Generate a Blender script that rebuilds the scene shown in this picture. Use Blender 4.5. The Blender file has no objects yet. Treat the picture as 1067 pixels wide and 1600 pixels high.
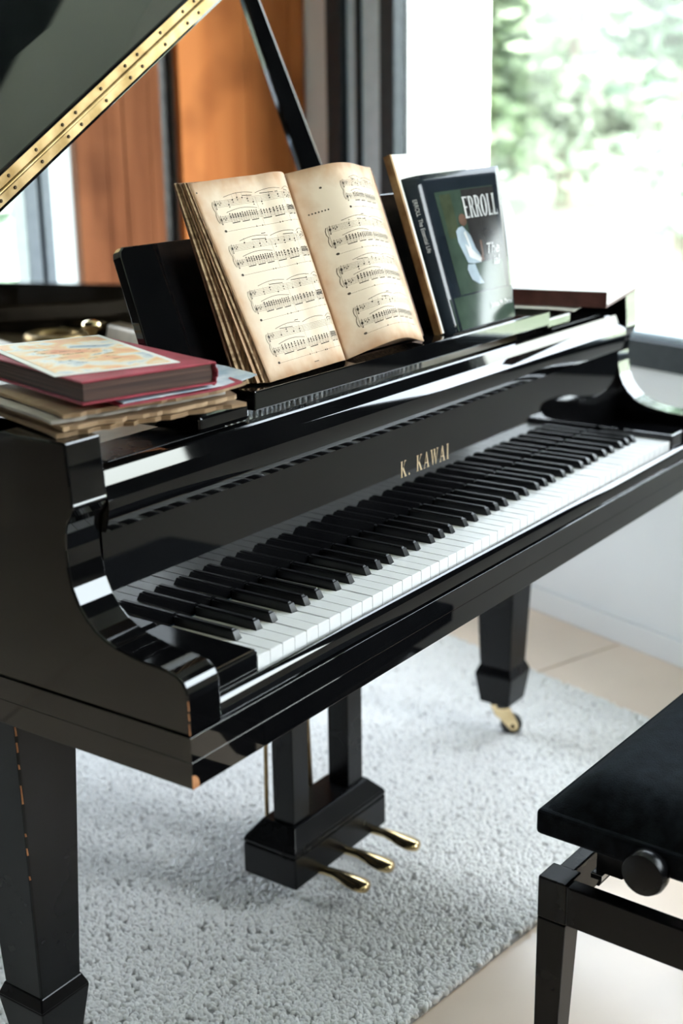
import bpy, bmesh, math, random
from mathutils import Vector, Matrix
random.seed(7)
S = bpy.context.scene
COL = S.collection
R = math.radians
PI = math.pi
ZK = 0.72            # height of the white key tops above the floor

# ------------------------------------------------------------------ camera
cam_d = bpy.data.cameras.new('camera'); cam = bpy.data.objects.new('camera', cam_d); COL.objects.link(cam)
S.camera = cam
CP = Vector((-1.0977, -0.8987, 0.5924 + ZK)); YAW, PIT, ROL = 0.95387, 0.29009, -0.0146
fw = Vector((math.sin(YAW) * math.cos(PIT), math.cos(YAW) * math.cos(PIT), -math.sin(PIT)))
rt = Vector((math.cos(YAW), -math.sin(YAW), 0)); up = rt.cross(fw)
r2 = rt * math.cos(ROL) + up * math.sin(ROL); u2 = -rt * math.sin(ROL) + up * math.cos(ROL)
M = Matrix((r2, u2, -fw)).transposed().to_4x4(); M.translation = CP
cam.matrix_world = M
cam_d.sensor_fit = 'VERTICAL'; cam_d.sensor_height = 36.0
cam_d.lens = 36.0 * 2095.8 / 1600.0
cam_d.clip_start = 0.05; cam_d.clip_end = 300
cam_d.dof.use_dof = True; cam_d.dof.focus_distance = 1.78; cam_d.dof.aperture_fstop = 3.0

# ------------------------------------------------------------------ sky, sun, exposure
w = bpy.data.worlds.new('sky'); S.world = w; w.use_nodes = True
nt = w.node_tree; nt.nodes.clear()
sky = nt.nodes.new('ShaderNodeTexSky'); sky.sky_type = 'NISHITA'; sky.sun_disc = False
sky.sun_elevation = R(48); sky.sun_rotation = R(200); sky.air_density = 1.0; sky.dust_density = 3.0; sky.ozone_density = 1.0
bg = nt.nodes.new('ShaderNodeBackground'); bg.inputs['Strength'].default_value = 2.2
out = nt.nodes.new('ShaderNodeOutputWorld')
hs = nt.nodes.new('ShaderNodeHueSaturation'); hs.inputs['Saturation'].default_value = 0.30
nt.links.new(sky.outputs[0], hs.inputs['Color']); nt.links.new(hs.outputs[0], bg.inputs[0]); nt.links.new(bg.outputs[0], out.inputs[0])
sl = bpy.data.lights.new('sun', 'SUN'); sl.energy = 2.5; sl.angle = R(1.0); sl.color = (1.0, 0.95, 0.88)
so = bpy.data.objects.new('sun', sl); COL.objects.link(so)
so.rotation_euler = Vector((0.5, 0.62, -0.80)).to_track_quat('-Z', 'Y').to_euler(); so.location = (-4, -5, 9)
S.view_settings.view_transform = 'Standard'; S.view_settings.look = 'None'
S.view_settings.gamma = 1.0; S.view_settings.use_curve_mapping = False
S.view_settings.exposure = 1.0
S.cycles.max_bounces = 10; S.cycles.diffuse_bounces = 6; S.cycles.glossy_bounces = 6; S.cycles.transparent_max_bounces = 12
S.cycles.caustics_reflective = False; S.cycles.caustics_refractive = False
S.cycles.sample_clamp_indirect = 8.0

# room frame: corner between the window wall and the back wall; E1 runs left along the back wall, E2 towards the viewer
CO = Vector((2.3678, 1.7081, 0)); E1 = Vector((-0.9484, 0.3172, 0)); E2 = Vector((-0.3172, -0.9484, 0))
UZ = Vector((0, 0, 1))
def rm(a, b, z): return CO + E1 * a + E2 * b + UZ * z
RW, RL, RH = 5.6, 6.2, 2.75
WIN_R = (0.527, 2.30, ZK + 0.066, 2.45)       # window wall: from, to (along E2), sill, head
WIN_C = (2.95, 4.75, WIN_R[2], 2.45)  # unseen window, added to brighten the front floor and rug
WIN_B = (0.772, 2.90, 0.35, 1.85)             # back wall
def portal(name, c, ax, ay, sx, sy, inward):
    l = bpy.data.lights.new(name, 'AREA'); l.shape = 'RECTANGLE'; l.size = sx; l.size_y = sy
    l.cycles.is_portal = True
    o = bpy.data.objects.new(name, l); COL.objects.link(o)
    z = -inward; x = ax; y = z.cross(x)
    m = Matrix((x, y, z)).transposed().to_4x4(); m.translation = c; o.matrix_world = m
portal('window_light', rm(-0.15, (WIN_R[0] + WIN_R[1]) / 2, (WIN_R[2] + WIN_R[3]) / 2), E2, UZ, WIN_R[1] - WIN_R[0], WIN_R[3] - WIN_R[2], E1)
portal('window_light', rm(-0.15, (WIN_C[0] + WIN_C[1]) / 2, (WIN_C[2] + WIN_C[3]) / 2), E2, UZ, WIN_C[1] - WIN_C[0], WIN_C[3] - WIN_C[2], E1)
portal('window_light', rm((WIN_B[0] + WIN_B[1]) / 2, -0.15, (WIN_B[2] + WIN_B[3]) / 2), E1, UZ, WIN_B[1] - WIN_B[0], WIN_B[3] - WIN_B[2], E2)

# ------------------------------------------------------------------ materials
def mat(name, col, rough=0.5, metal=0.0, spec=0.5, coat=0.0, sheen=0.0):
    m = bpy.data.materials.new(name); m.use_nodes = True
    b = m.node_tree.nodes['Principled BSDF']
    b.inputs['Base Color'].default_value = (*col, 1); b.inputs['Roughness'].default_value = rough
    b.inputs['Metallic'].default_value = metal; b.inputs['Specular IOR Level'].default_value = spec
    b.inputs['Coat Weight'].default_value = coat; b.inputs['Coat Roughness'].default_value = 0.05
    b.inputs['Sheen Weight'].default_value = sheen
    return m
def nodes(m): return m.node_tree.nodes, m.node_tree.links, m.node_tree.nodes['Principled BSDF']
def noise_col(m, c1, c2, scale=(8, 8, 8), detail=4, lo=0.35, hi=0.65, bump=0.0, rough=None, dist=0.0, bscale=None):
    n, l, b = nodes(m)
    tc = n.new('ShaderNodeTexCoord'); mp = n.new('ShaderNodeMapping'); mp.inputs['Scale'].default_value = scale
    nz = n.new('ShaderNodeTexNoise'); nz.inputs['Scale'].default_value = 1.0; nz.inputs['Detail'].default_value = detail
    nz.inputs['Distortion'].default_value = dist
    cr = n.new('ShaderNodeValToRGB'); cr.color_ramp.elements[0].position = lo; cr.color_ramp.elements[1].position = hi
    cr.color_ramp.elements[0].color = (*c1, 1); cr.color_ramp.elements[1].color = (*c2, 1)
    l.new(tc.outputs['Object'], mp.inputs[0]); l.new(mp.outputs[0], nz.inputs['Vector']); l.new(nz.outputs['Fac'], cr.inputs[0])
    l.new(cr.outputs[0], b.inputs['Base Color'])
    if rough:
        mr = n.new('ShaderNodeMapRange'); mr.inputs['To Min'].default_value = rough[0]; mr.inputs['To Max'].default_value = rough[1]
        l.new(nz.outputs['Fac'], mr.inputs[0]); l.new(mr.outputs[0], b.inputs['Roughness'])
    if bump:
        bp = n.new('ShaderNodeBump'); bp.inputs['Strength'].default_value = bump; bp.inputs['Distance'].default_value = 0.002
        src = nz
        if bscale:
            src = n.new('ShaderNodeTexNoise'); src.inputs['Scale'].default_value = bscale; src.inputs['Detail'].default_value = 3
            l.new(tc.outputs['Object'], src.inputs['Vector'])
        l.new(src.outputs['Fac'], bp.inputs['Height']); l.new(bp.outputs[0], b.inputs['Normal'])
    return m
LAC = mat('black_lacquer', (0.0035, 0.0035, 0.004), 0.03, spec=0.62)
noise_col(LAC, (0.0015, 0.0015, 0.0018), (0.003, 0.003, 0.0033), (9, 9, 9), 5, rough=(0.02, 0.05))
LACS = mat('satin_black_lacquer', (0.003, 0.003, 0.004), 0.2, spec=0.22)
noise_col(LACS, (0.002, 0.002, 0.0025), (0.004, 0.004, 0.0045), (14, 14, 14), 4, rough=(0.2, 0.32))
IVO = mat('white_key_plastic', (0.80, 0.80, 0.80), 0.22, spec=0.5)
noise_col(IVO, (0.67, 0.67, 0.68), (0.72, 0.72, 0.725), (30, 6, 30), 2, rough=(0.18, 0.3))
EBO = mat('black_key_plastic', (0.006, 0.006, 0.007), 0.3, spec=0.35)
noise_col(EBO, (0.003, 0.003, 0.004), (0.006, 0.006, 0.007), (40, 8, 40), 3, rough=(0.25, 0.38))
BRS = mat('brass', (0.62, 0.42, 0.14), 0.28, 1.0)
noise_col(BRS, (0.26, 0.17, 0.07), (0.46, 0.33, 0.17), (28, 28, 28), 6, rough=(0.3, 0.5))
BRSP = mat('polished_brass', (0.85, 0.62, 0.3), 0.12, 1.0)
noise_col(BRSP, (0.62, 0.46, 0.24), (0.78, 0.61, 0.36), (25, 25, 25), 3, rough=(0.08, 0.2))
GOLD = mat('bronze_plate_paint', (0.12, 0.09, 0.05), 0.42, 0.35)
noise_col(GOLD, (0.10, 0.07, 0.035), (0.15, 0.105, 0.06), (30, 30, 30), 3)
STEEL = mat('steel', (0.55, 0.56, 0.58), 0.25, 1.0); noise_col(STEEL, (0.5, 0.51, 0.53), (0.62, 0.63, 0.65), (40, 40, 40), 3)
DARKM = mat('dark_metal', (0.02, 0.02, 0.022), 0.35, 0.6); noise_col(DARKM, (0.015, 0.015, 0.017), (0.03, 0.03, 0.032), (40, 40, 40), 3)
RUBB = mat('black_rubber', (0.015, 0.014, 0.013), 0.5); noise_col(RUBB, (0.012, 0.011, 0.01), (0.025, 0.022, 0.02), (50, 50, 50), 3)
SCREW = mat('screw_head', (0.05, 0.03, 0.012), 0.5, 0.8); noise_col(SCREW, (0.03, 0.02, 0.008), (0.07, 0.045, 0.02), (90, 90, 90), 2)
GINK = mat('gold_lettering', (0.62, 0.47, 0.27), 0.45, 0.15); noise_col(GINK, (0.42, 0.31, 0.18), (0.50, 0.38, 0.24), (60, 60, 60), 2)
FELT = mat('blue_felt', (0.03, 0.07, 0.11), 0.9); noise_col(FELT, (0.02, 0.05, 0.09), (0.05, 0.1, 0.15), (90, 90, 90), 2)
CHIP = mat('bare_wood_chip', (0.35, 0.14, 0.05), 0.6); noise_col(CHIP, (0.28, 0.1, 0.03), (0.45, 0.2, 0.08), (80, 80, 80), 3)
VELV = mat('black_velvet', (0.006, 0.007, 0.009), 0.9, spec=0.08, sheen=0.03)
noise_col(VELV, (0.002, 0.0025, 0.0035), (0.007, 0.009, 0.012), (60, 60, 60), 5, bump=0.4, bscale=500)
VELV.node_tree.nodes['Principled BSDF'].inputs['Sheen Tint'].default_value = (0.5, 0.7, 0.9, 1)
PAPW = mat('white_paper', (0.8, 0.78, 0.74), 0.7); noise_col(PAPW, (0.74, 0.72, 0.68), (0.84, 0.82, 0.79), (12, 12, 12), 3)
AGED = mat('aged_paper', (0.72, 0.56, 0.40), 0.75)
TANP = mat('tan_paper', (0.45, 0.30, 0.17), 0.8); noise_col(TANP, (0.16, 0.09, 0.04), (0.42, 0.28, 0.16), (3, 9, 160), 4, bump=0.3)
EDGE = mat('browned_page_edges', (0.4, 0.25, 0.13), 0.85); noise_col(EDGE, (0.06, 0.028, 0.012), (0.30, 0.17, 0.085), (260, 260, 5), 2, 0.3, 0.7, bump=0.5)
EDGD = mat('dark_page_edges', (0.12, 0.06, 0.045), 0.8); noise_col(EDGD, (0.035, 0.017, 0.014), (0.10, 0.05, 0.038), (4, 4, 500), 2, bump=0.3)
BRNC = mat('brown_cover', (0.12, 0.055, 0.03), 0.6); noise_col(BRNC, (0.09, 0.04, 0.02), (0.2, 0.1, 0.06), (60, 60, 60), 4)
REDC = mat('red_cloth', (0.30, 0.02, 0.045), 0.65); noise_col(REDC, (0.24, 0.015, 0.03), (0.36, 0.035, 0.065), (25, 25, 25), 4, bump=0.25, bscale=900)
MARO = mat('maroon_cloth', (0.09, 0.025, 0.02), 0.6); noise_col(MARO, (0.07, 0.02, 0.016), (0.12, 0.035, 0.03), (40, 40, 40), 3)
BLUP = mat('pale_blue_paper', (0.55, 0.62, 0.70), 0.7); noise_col(BLUP, (0.30, 0.40, 0.52), (0.72, 0.76, 0.8), (28, 28, 28), 4)
INK = mat('printing_ink', (0.045, 0.03, 0.022), 0.8); noise_col(INK, (0.03, 0.02, 0.015), (0.07, 0.05, 0.035), (90, 90, 90), 2)
n, l, b = nodes(AGED)      # browner towards the sheet's own edges, with foxing
tc = n.new('ShaderNodeTexCoord'); uv = n.new('ShaderNodeUVMap')
nz = n.new('ShaderNodeTexNoise'); nz.inputs['Scale'].default_value = 7; nz.inputs['Detail'].default_value = 6
sp = n.new('ShaderNodeSeparateXYZ'); l.new(uv.outputs[0], sp.inputs[0]); l.new(uv.outputs[0], nz.inputs['Vector'])
def mnode(op, a, bb=None):
    q = n.new('ShaderNodeMath'); q.operation = op
    for i, x in enumerate((a, bb)):
        if x is None: continue
        if hasattr(x, 'links') or hasattr(x, 'is_linked'): l.new(x, q.inputs[i])
        else: q.inputs[i].default_value = x
    return q.outputs[0]
ex = mnode('ABSOLUTE', mnode('SUBTRACT', sp.outputs[0], 0.5)); ey = mnode('ABSOLUTE', mnode('SUBTRACT', sp.outputs[1], 0.5))
ed = mnode('ADD', mnode('MAXIMUM', ex, ey), mnode('MULTIPLY', mnode('SUBTRACT', nz.outputs['Fac'], 0.5), 0.22))
cr = n.new('ShaderNodeValToRGB'); cr.color_ramp.elements[0].position = 0.36; cr.color_ramp.elements[1].position = 0.52
cr.color_ramp.elements[0].color = (0.64, 0.53, 0.41, 1); cr.color_ramp.elements[1].color = (0.46, 0.26, 0.14, 1)
l.new(ed, cr.inputs[0]); l.new(cr.outputs[0], b.inputs['Base Color'])
WALLM = mat('white_plaster', (0.66, 0.665, 0.68), 0.85); noise_col(WALLM, (0.645, 0.65, 0.665), (0.675, 0.68, 0.695), (3, 3, 3), 4, bump=0.08, bscale=180)
CEILM = mat('ceiling_paint', (0.8, 0.8, 0.8), 0.9); noise_col(CEILM, (0.78, 0.78, 0.78), (0.82, 0.82, 0.82), (2, 2, 2), 3)
WALLD = mat('charcoal_wall', (0.06, 0.056, 0.054), 0.85); noise_col(WALLD, (0.055, 0.051, 0.05), (0.068, 0.063, 0.06), (3, 3, 3), 4, bump=0.08, bscale=180)
WALLG = mat('grey_brown_wall', (0.16, 0.15, 0.147), 0.85); noise_col(WALLG, (0.155, 0.145, 0.142), (0.17, 0.16, 0.155), (3, 3, 3), 4, bump=0.08, bscale=180)
TILEM = mat('beige_floor_tile', (0.74, 0.65, 0.57), 0.3, spec=0.5, coat=0.6); noise_col(TILEM, (0.70, 0.565, 0.455), (0.78, 0.64, 0.525), (2.5, 2.5, 2.5), 6, rough=(0.26, 0.4))
GROUT = mat('grout', (0.3, 0.25, 0.2), 0.9); noise_col(GROUT, (0.27, 0.22, 0.18), (0.33, 0.28, 0.23), (30, 30, 30), 3)
FRAM = mat('anthracite_window_frame', (0.018, 0.024, 0.030), 0.5, spec=0.2); noise_col(FRAM, (0.016, 0.021, 0.027), (0.022, 0.028, 0.035), (40, 40, 40), 3)
FRAB = mat('blue_grey_aluminium', (0.42, 0.50, 0.60), 0.45); noise_col(FRAB, (0.40, 0.48, 0.57), (0.45, 0.53, 0.62), (30, 30, 30), 3)
def plank_mat(name, c1, c2, seed):
    m = mat(name, c1, 0.8, spec=0.15)
    n, l, b = nodes(m)
    tc = n.new('ShaderNodeTexCoord'); mp = n.new('ShaderNodeMapping'); mp.inputs['Scale'].default_value = (14, 14, 0.9); mp.inputs['Location'].default_value = (seed, seed * 2, seed * 3)
    nz = n.new('ShaderNodeTexNoise'); nz.inputs['Scale'].default_value = 1.0; nz.inputs['Detail'].default_value = 7; nz.inputs['Distortion'].default_value = 0.8
    n2 = n.new('ShaderNodeTexNoise'); n2.inputs['Scale'].default_value = 4.0; n2.inputs['Detail'].default_value = 2
    cr = n.new('ShaderNodeValToRGB'); cr.color_ramp.elements[0].position = 0.28; cr.color_ramp.elements[1].position = 0.72
    cr.color_ramp.elements[0].color = (*c1, 1); cr.color_ramp.elements[1].color = (*c2, 1)
    mx = n.new('ShaderNodeMix'); mx.data_type = 'RGBA'; mx.blend_type = 'MULTIPLY'; mx.inputs[0].default_value = 0.6
    c3 = n.new('ShaderNodeValToRGB'); c3.color_ramp.elements[0].position = 0.34; c3.color_ramp.elements[1].position = 0.5
    c3.color_ramp.elements[0].color = (0.45, 0.4, 0.38, 1); c3.color_ramp.elements[1].color = (1, 1, 1, 1)
    l.new(tc.outputs['Object'], mp.inputs[0]); l.new(mp.outputs[0], nz.inputs['Vector']); l.new(tc.outputs['Object'], n2.inputs['Vector'])
    l.new(nz.outputs['Fac'], cr.inputs[0]); l.new(n2.outputs['Fac'], c3.inputs[0])
    l.new(cr.outputs[0], mx.inputs[6]); l.new(c3.outputs[0], mx.inputs[7]); l.new(mx.outputs[2], b.inputs['Base Color'])
    return m
WOODA = plank_mat('orange_pine', (0.40, 0.125, 0.035), (0.56, 0.20, 0.065), 1.3)
WOODB = plank_mat('shaded_pine', (0.12, 0.038, 0.014), (0.24, 0.088, 0.038), 4.1)  # darker copy of the pine, shade put into its colour
GLASS = bpy.data.materials.new('window_glass'); GLASS.use_nodes = True
n = GLASS.node_tree.nodes; l = GLASS.node_tree.links; n.clear()
o_ = n.new('ShaderNodeOutputMaterial'); t_ = n.new('ShaderNodeBsdfTransparent'); g_ = n.new('ShaderNodeBsdfGlossy'); x_ = n.new('ShaderNodeMixShader'); f_ = n.new('ShaderNodeLayerWeight'); pw_ = n.new('ShaderNodeMath'); pw_.operation = 'POWER'; pw_.inputs[1].default_value = 5.0
ma_ = n.new('ShaderNodeMath'); ma_.operation = 'MULTIPLY_ADD'; ma_.inputs[1].default_value = 0.9; ma_.inputs[2].default_value = 0.035
t_.inputs[0].default_value = (0.93, 0.96, 0.95, 1); g_.inputs['Roughness'].default_value = 0.0; f_.inputs['Blend'].default_value = 0.5
l.new(f_.outputs['Facing'], pw_.inputs[0]); l.new(pw_.outputs[0], ma_.inputs[0]); l.new(ma_.outputs[0], x_.inputs[0]); l.new(t_.outputs[0], x_.inputs[1]); l.new(g_.outputs[0], x_.inputs[2]); l.new(x_.outputs[0], o_.inputs[0])
TILEM.node_tree.nodes['Principled BSDF'].inputs['Coat Roughness'].default_value = 0.2
RUGB = mat('rug_backing', (0.30, 0.29, 0.28), 0.95); noise_col(RUGB, (0.26, 0.255, 0.25), (0.36, 0.355, 0.35), (60, 60, 60), 3)
RUGM = mat('grey_wool_loop', (0.62, 0.615, 0.61), 0.95, spec=0.1); noise_col(RUGM, (0.76, 0.755, 0.75), (0.90, 0.895, 0.89), (45, 45, 45), 3)

# ------------------------------------------------------------------ mesh helpers
class MB:
    def __init__(s): s.v = []; s.f = []; s.uv = None
    def quad(s, *p):
        i = len(s.v); s.v += [tuple(q) for q in p]; s.f.append(tuple(range(i, i + len(p)))); return s
    def box(s, x0, x1, y0, y1, z0, z1):
        return s.hexa([(x0, y0, z0), (x1, y0, z0), (x1, y1, z0), (x0, y1, z0)], [(x0, y0, z1), (x1, y0, z1), (x1, y1, z1), (x0, y1, z1)])
    def hexa(s, lo, hi):
        i = len(s.v); k = len(lo); s.v += [tuple(q) for q in lo] + [tuple(q) for q in hi]
        s.f.append(tuple(i + j for j in reversed(range(k)))); s.f.append(tuple(i + k + j for j in range(k)))
        for j in range(k): s.f.append((i + j, i + (j + 1) % k, i + k + (j + 1) % k, i + k + j))
        return s
    def ex(s, poly, x0, x1):          # (y,z) outline pulled along x
        return s.hexa([(x0, y, z) for y, z in poly], [(x1, y, z) for y, z in poly])
    def tube(s, pts, rad, seg=10, cap=True):
        pts = [Vector(p) for p in pts]; i = len(s.v); k = len(pts)
        rad = rad if isinstance(rad, (list, tuple)) else [rad] * k
        for j, p in enumerate(pts):
            t = (pts[min(j + 1, k - 1)] - pts[max(j - 1, 0)]).normalized()
            a = t.orthogonal().normalized() if j == 0 else (a_ - t * a_.dot(t)).normalized()
            a_ = a; bb = t.cross(a)
            for q in range(seg):
                an = 2 * PI * q / seg; s.v.append(tuple(p + (a * math.cos(an) + bb * math.sin(an)) * rad[j]))
        for j in range(k - 1):
            for q in range(seg):
                s.f.append((i + j * seg + q, i + j * seg + (q + 1) % seg, i + (j + 1) * seg + (q + 1) % seg, i + (j + 1) * seg + q))
        if cap:
            s.f.append(tuple(i + q for q in reversed(range(seg)))); s.f.append(tuple(i + (k - 1) * seg + q for q in range(seg)))
        return s
    def lathe(s, c, prof, axis='Z', seg=20):
        c = Vector(c); i = len(s.v); k = len(prof)
        ax = {'Z': (Vector((1, 0, 0)), Vector((0, 1, 0)), Vector((0, 0, 1))), 'X': (Vector((0, 1, 0)), Vector((0, 0, 1)), Vector((1, 0, 0))), 'Y': (Vector((1, 0, 0)), Vector((0, 0, 1)), Vector((0, 1, 0)))}[axis]
        for r, h in prof:
            for q in range(seg):
                an = 2 * PI * q / seg; s.v.append(tuple(c + ax[0] * r * math.cos(an) + ax[1] * r * math.sin(an) + ax[2] * h))
        for j in range(k - 1):
            for q in range(seg):
                s.f.append((i + j * seg + q, i + j * seg + (q + 1) % seg, i + (j + 1) * seg + (q + 1) % seg, i + (j + 1) * seg + q))
        s.f.append(tuple(i + q for q in reversed(range(seg)))); s.f.append(tuple(i + (k - 1) * seg + q for q in range(seg)))
        return s
    def grid(s, fn, nu, nv):
        i = len(s.v)
        for a in range(nu + 1):
            for c in range(nv + 1): s.v.append(tuple(fn(a / nu, c / nv)))
        for a in range(nu):
            for c in range(nv):
                p = i + a * (nv + 1) + c; s.f.append((p, p + nv + 1, p + nv + 2, p + 1))
        return s
    def mesh(s, name, smooth=None, normals=True):
        me = bpy.data.meshes.new(name); me.from_pydata(s.v, [], s.f); me.validate()
        if normals:
            bm = bmesh.new(); bm.from_mesh(me); bmesh.ops.recalc_face_normals(bm, faces=bm.faces); bm.to_mesh(me); bm.free()
        if smooth:
            me.polygons.foreach_set('use_smooth', [True] * len(me.polygons)); me.set_sharp_from_angle(angle=R(smooth))
        return me
    def build(s, name, m, parent=None, bevel=0, seg=2, smooth=None, normals=True):
        me = s.mesh(name, smooth, normals); me.materials.append(m)
        return link(name, me, parent, bevel, seg)
def link(name, me, parent=None, bevel=0, seg=2):
    o = bpy.data.objects.new(name, me); COL.objects.link(o)
    if parent:
        o.parent = parent; o.matrix_parent_inverse = world_of(parent).inverted()
    if bevel:
        bv = o.modifiers.new('edge', 'BEVEL'); bv.width = bevel; bv.segments = seg; bv.limit_method = 'ANGLE'; bv.angle_limit = R(40); bv.harden_normals = False
    return o
WORLD = {}
def world_of(o): return WORLD.get(o.name, Matrix.Identity(4))
def empty(name, loc, rz=0.0):
    o = bpy.data.objects.new(name, None); COL.objects.link(o); o.empty_display_size = 0.1
    o.location = loc; o.rotation_euler = (0, 0, rz)
    WORLD[o.name] = Matrix.Translation(Vector(loc)) @ Matrix.Rotation(rz, 4, 'Z')
    return o
def tag(o, label=None, cat=None, group=None, kind=None):
    if label: o['label'] = label
    if cat: o['category'] = cat
    if group: o['group'] = group
    if kind: o['kind'] = kind
    return o
def struct(o, label=None): return tag(o, label, None, None, 'structure')
def obox(a0, a1, b0, b1, z0, z1, mb=None):     # box in the room frame
    mb = mb or MB()
    return mb.hexa([rm(a0, b0, z0), rm(a1, b0, z0), rm(a1, b1, z0), rm(a0, b1, z0)], [rm(a0, b0, z1), rm(a1, b0, z1), rm(a1, b1, z1), rm(a0, b1, z1)])

# ------------------------------------------------------------------ room shell
T = 0.30
floor = struct(obox(-0.02, RW, -0.02, RL, -0.12, -0.004).build('floor', GROUT), 'floor of large beige tiles')
xs = [0, 1.5, 3.0, 4.5, RW]; ys = [0, 0.217, 1.417, 2.617, 3.817, 5.017, RL]
for i in range(len(xs) - 1):
    for j in range(len(ys) - 1):
        obox(xs[i] + 0.002, xs[i + 1] - 0.002, ys[j] + 0.002, ys[j + 1] - 0.002, -0.006, 0.0).build('floor_tile', TILEM, floor, bevel=0.001, seg=1)
struct(obox(-T, RW + T, -T, RL + T, RH, RH + 0.25).build('ceiling', CEILM), 'white ceiling')
m = MB(); obox(-T, 0, -T, WIN_R[0], 0, RH, m); obox(-T, 0, WIN_R[1], WIN_C[0], 0, RH, m); obox(-T, 0, WIN_C[1], RL + T, 0, RH, m)
for q in (WIN_R, WIN_C):
    obox(-T, 0, q[0], q[1], 0, q[2] - 0.066, m); obox(-T, 0, q[0], q[1], q[3], RH, m)
wall_r = struct(m.build('wall_right', WALLM), 'white wall below and around the large window')
m = MB(); obox(0, WIN_B[0], -T, 0, 0, RH, m); obox(WIN_B[1], RW + T, -T, 0, 0, RH, m)
obox(WIN_B[0], WIN_B[1], -T, 0, 0, WIN_B[2], m); obox(WIN_B[0], WIN_B[1], -T, 0, WIN_B[3], RH, m)
struct(m.build('wall_back', WALLM), 'white wall behind the piano')
struct(obox(RW, RW + T, 0, RL + T, 0, RH).build('wall_left', WALLD), 'charcoal wall of the room')
struct(obox(0, RW, RL, RL + T, 0, RH).build('wall_front', WALLG), 'taupe wall of the room behind the viewer')
struct(obox(0, 0.012, 0, RL, 0, 0.066).build('baseboard_right', WALLM, bevel=0.002), 'low white baseboard under the window')
# large window on the right
wz = WIN_R[2]
fr = empty('window_1', rm(-0.1, WIN_R[0], wz)); struct(fr, 'large dark framed window looking out on trees')
m = MB(); obox(-0.03, 0.03, WIN_R[0] - 0.02, WIN_R[1], wz - 0.066, wz, m); m.build('window_sill', FRAM, fr, bevel=0.003)
obox(-0.03, 0.0, WIN_R[0], WIN_R[1], wz, wz + 0.014).build('window_bead', FRAB, fr, bevel=0.002)
obox(-0.14, 0.03, WIN_R[0] - 0.08, WIN_R[1], WIN_R[3], WIN_R[3] + 0.07).build('window_head', FRAM, fr, bevel=0.003)
# left jamb seen as stripes: dark post, grey post, blue-grey panel, dark bead
obox(-0.05, 0.05, 0.227, 0.30, 0, WIN_R[3] + 0.07).build('window_post', FRAM, fr, bevel=0.004)
obox(-0.05, 0.028, 0.300, 0.345, 0, WIN_R[3] + 0.07).build('window_post', FRAB, fr, bevel=0.004)
obox(-0.05, 0.032, 0.345, 0.362, 0, WIN_R[3] + 0.07).build('window_bead', FRAM, fr, bevel=0.002)
obox(-0.05, 0.020, 0.362, 0.462, 0, WIN_R[3] + 0.07).build('window_post', FRAB, fr, bevel=0.003)
obox(-0.02, 0.036, 0.462, 0.527, wz - 0.066, WIN_R[3] + 0.07).build('window_bead', FRAM, fr, bevel=0.004)
obox(-0.14, 0.03, WIN_R[1] - 0.07, WIN_R[1], wz, WIN_R[3]).build('window_post', FRAM, fr, bevel=0.004)
obox(-0.018, -0.012, WIN_R[0], WIN_R[1], wz + 0.010, WIN_R[3]).build('window_pane', GLASS, fr)
fc3 = empty('added_window', rm(-0.1, WIN_C[0], wz)); struct(fc3, 'unseen dark framed window added to brighten the front of the room')
obox(-0.14, 0.03, WIN_C[0], WIN_C[1], wz - 0.066, wz).build('window_sill', FRAM, fc3, bevel=0.003)
for a in (WIN_C[0], WIN_C[1] - 0.06): obox(-0.14, 0.02, a, a + 0.06, wz, WIN_C[3]).build('window_post', FRAM, fc3, bevel=0.003)
obox(0.0, 0.022, WIN_R[1], WIN_C[0], wz - 0.066, WIN_R[3]).build('added_pier_panel', FRAM, fc3, bevel=0.003)  # dark sheet added over the pier to darken the lacquer reflections
obox(-0.086, -0.080, WIN_C[0], WIN_C[1], wz, WIN_C[3]).build('window_pane', GLASS, fc3)
# back window
fb = empty('window_2', rm(WIN_B[0], -0.1, WIN_B[2])); struct(fb, 'back window with blue-grey frame beside the wooden planks')
obox(WIN_B[0] - 0.02, WIN_B[1] + 0.02, -0.14, 0.03, WIN_B[2] - 0.05, WIN_B[2]).build('window_sill', FRAB, fb, bevel=0.003)
obox(WIN_B[0] - 0.02, WIN_B[1] + 0.02, -0.14, 0.05, WIN_B[3] - 0.02, 2.40).build('added_dark_panel', FRAM, fb, bevel=0.003)  # added above the glass so the raised lid mirrors something black
FRAG = mat('grey_aluminium', (0.15, 0.18, 0.215), 0.45); noise_col(FRAG, (0.14, 0.17, 0.205), (0.165, 0.195, 0.23), (30, 30, 30), 3)
for a in (0.848, 1.90, WIN_B[1] - 0.09):
    obox(a, a + 0.030, -0.06, 0.03, WIN_B[2], WIN_B[3]).build('window_post', FRAG, fb, bevel=0.003)
    obox(a + 0.030, a + 0.042, -0.06, 0.02, WIN_B[2], WIN_B[3]).build('window_post', FRAM, fb, bevel=0.003)
    obox(a + 0.042, a + 0.082, -0.06, 0.03, WIN_B[2], WIN_B[3]).build('window_post', FRAG, fb, bevel=0.003)
obox(WIN_B[0], WIN_B[1], -0.076, -0.070, WIN_B[2], WIN_B[3]).build('window_pane', GLASS, fb)

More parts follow.
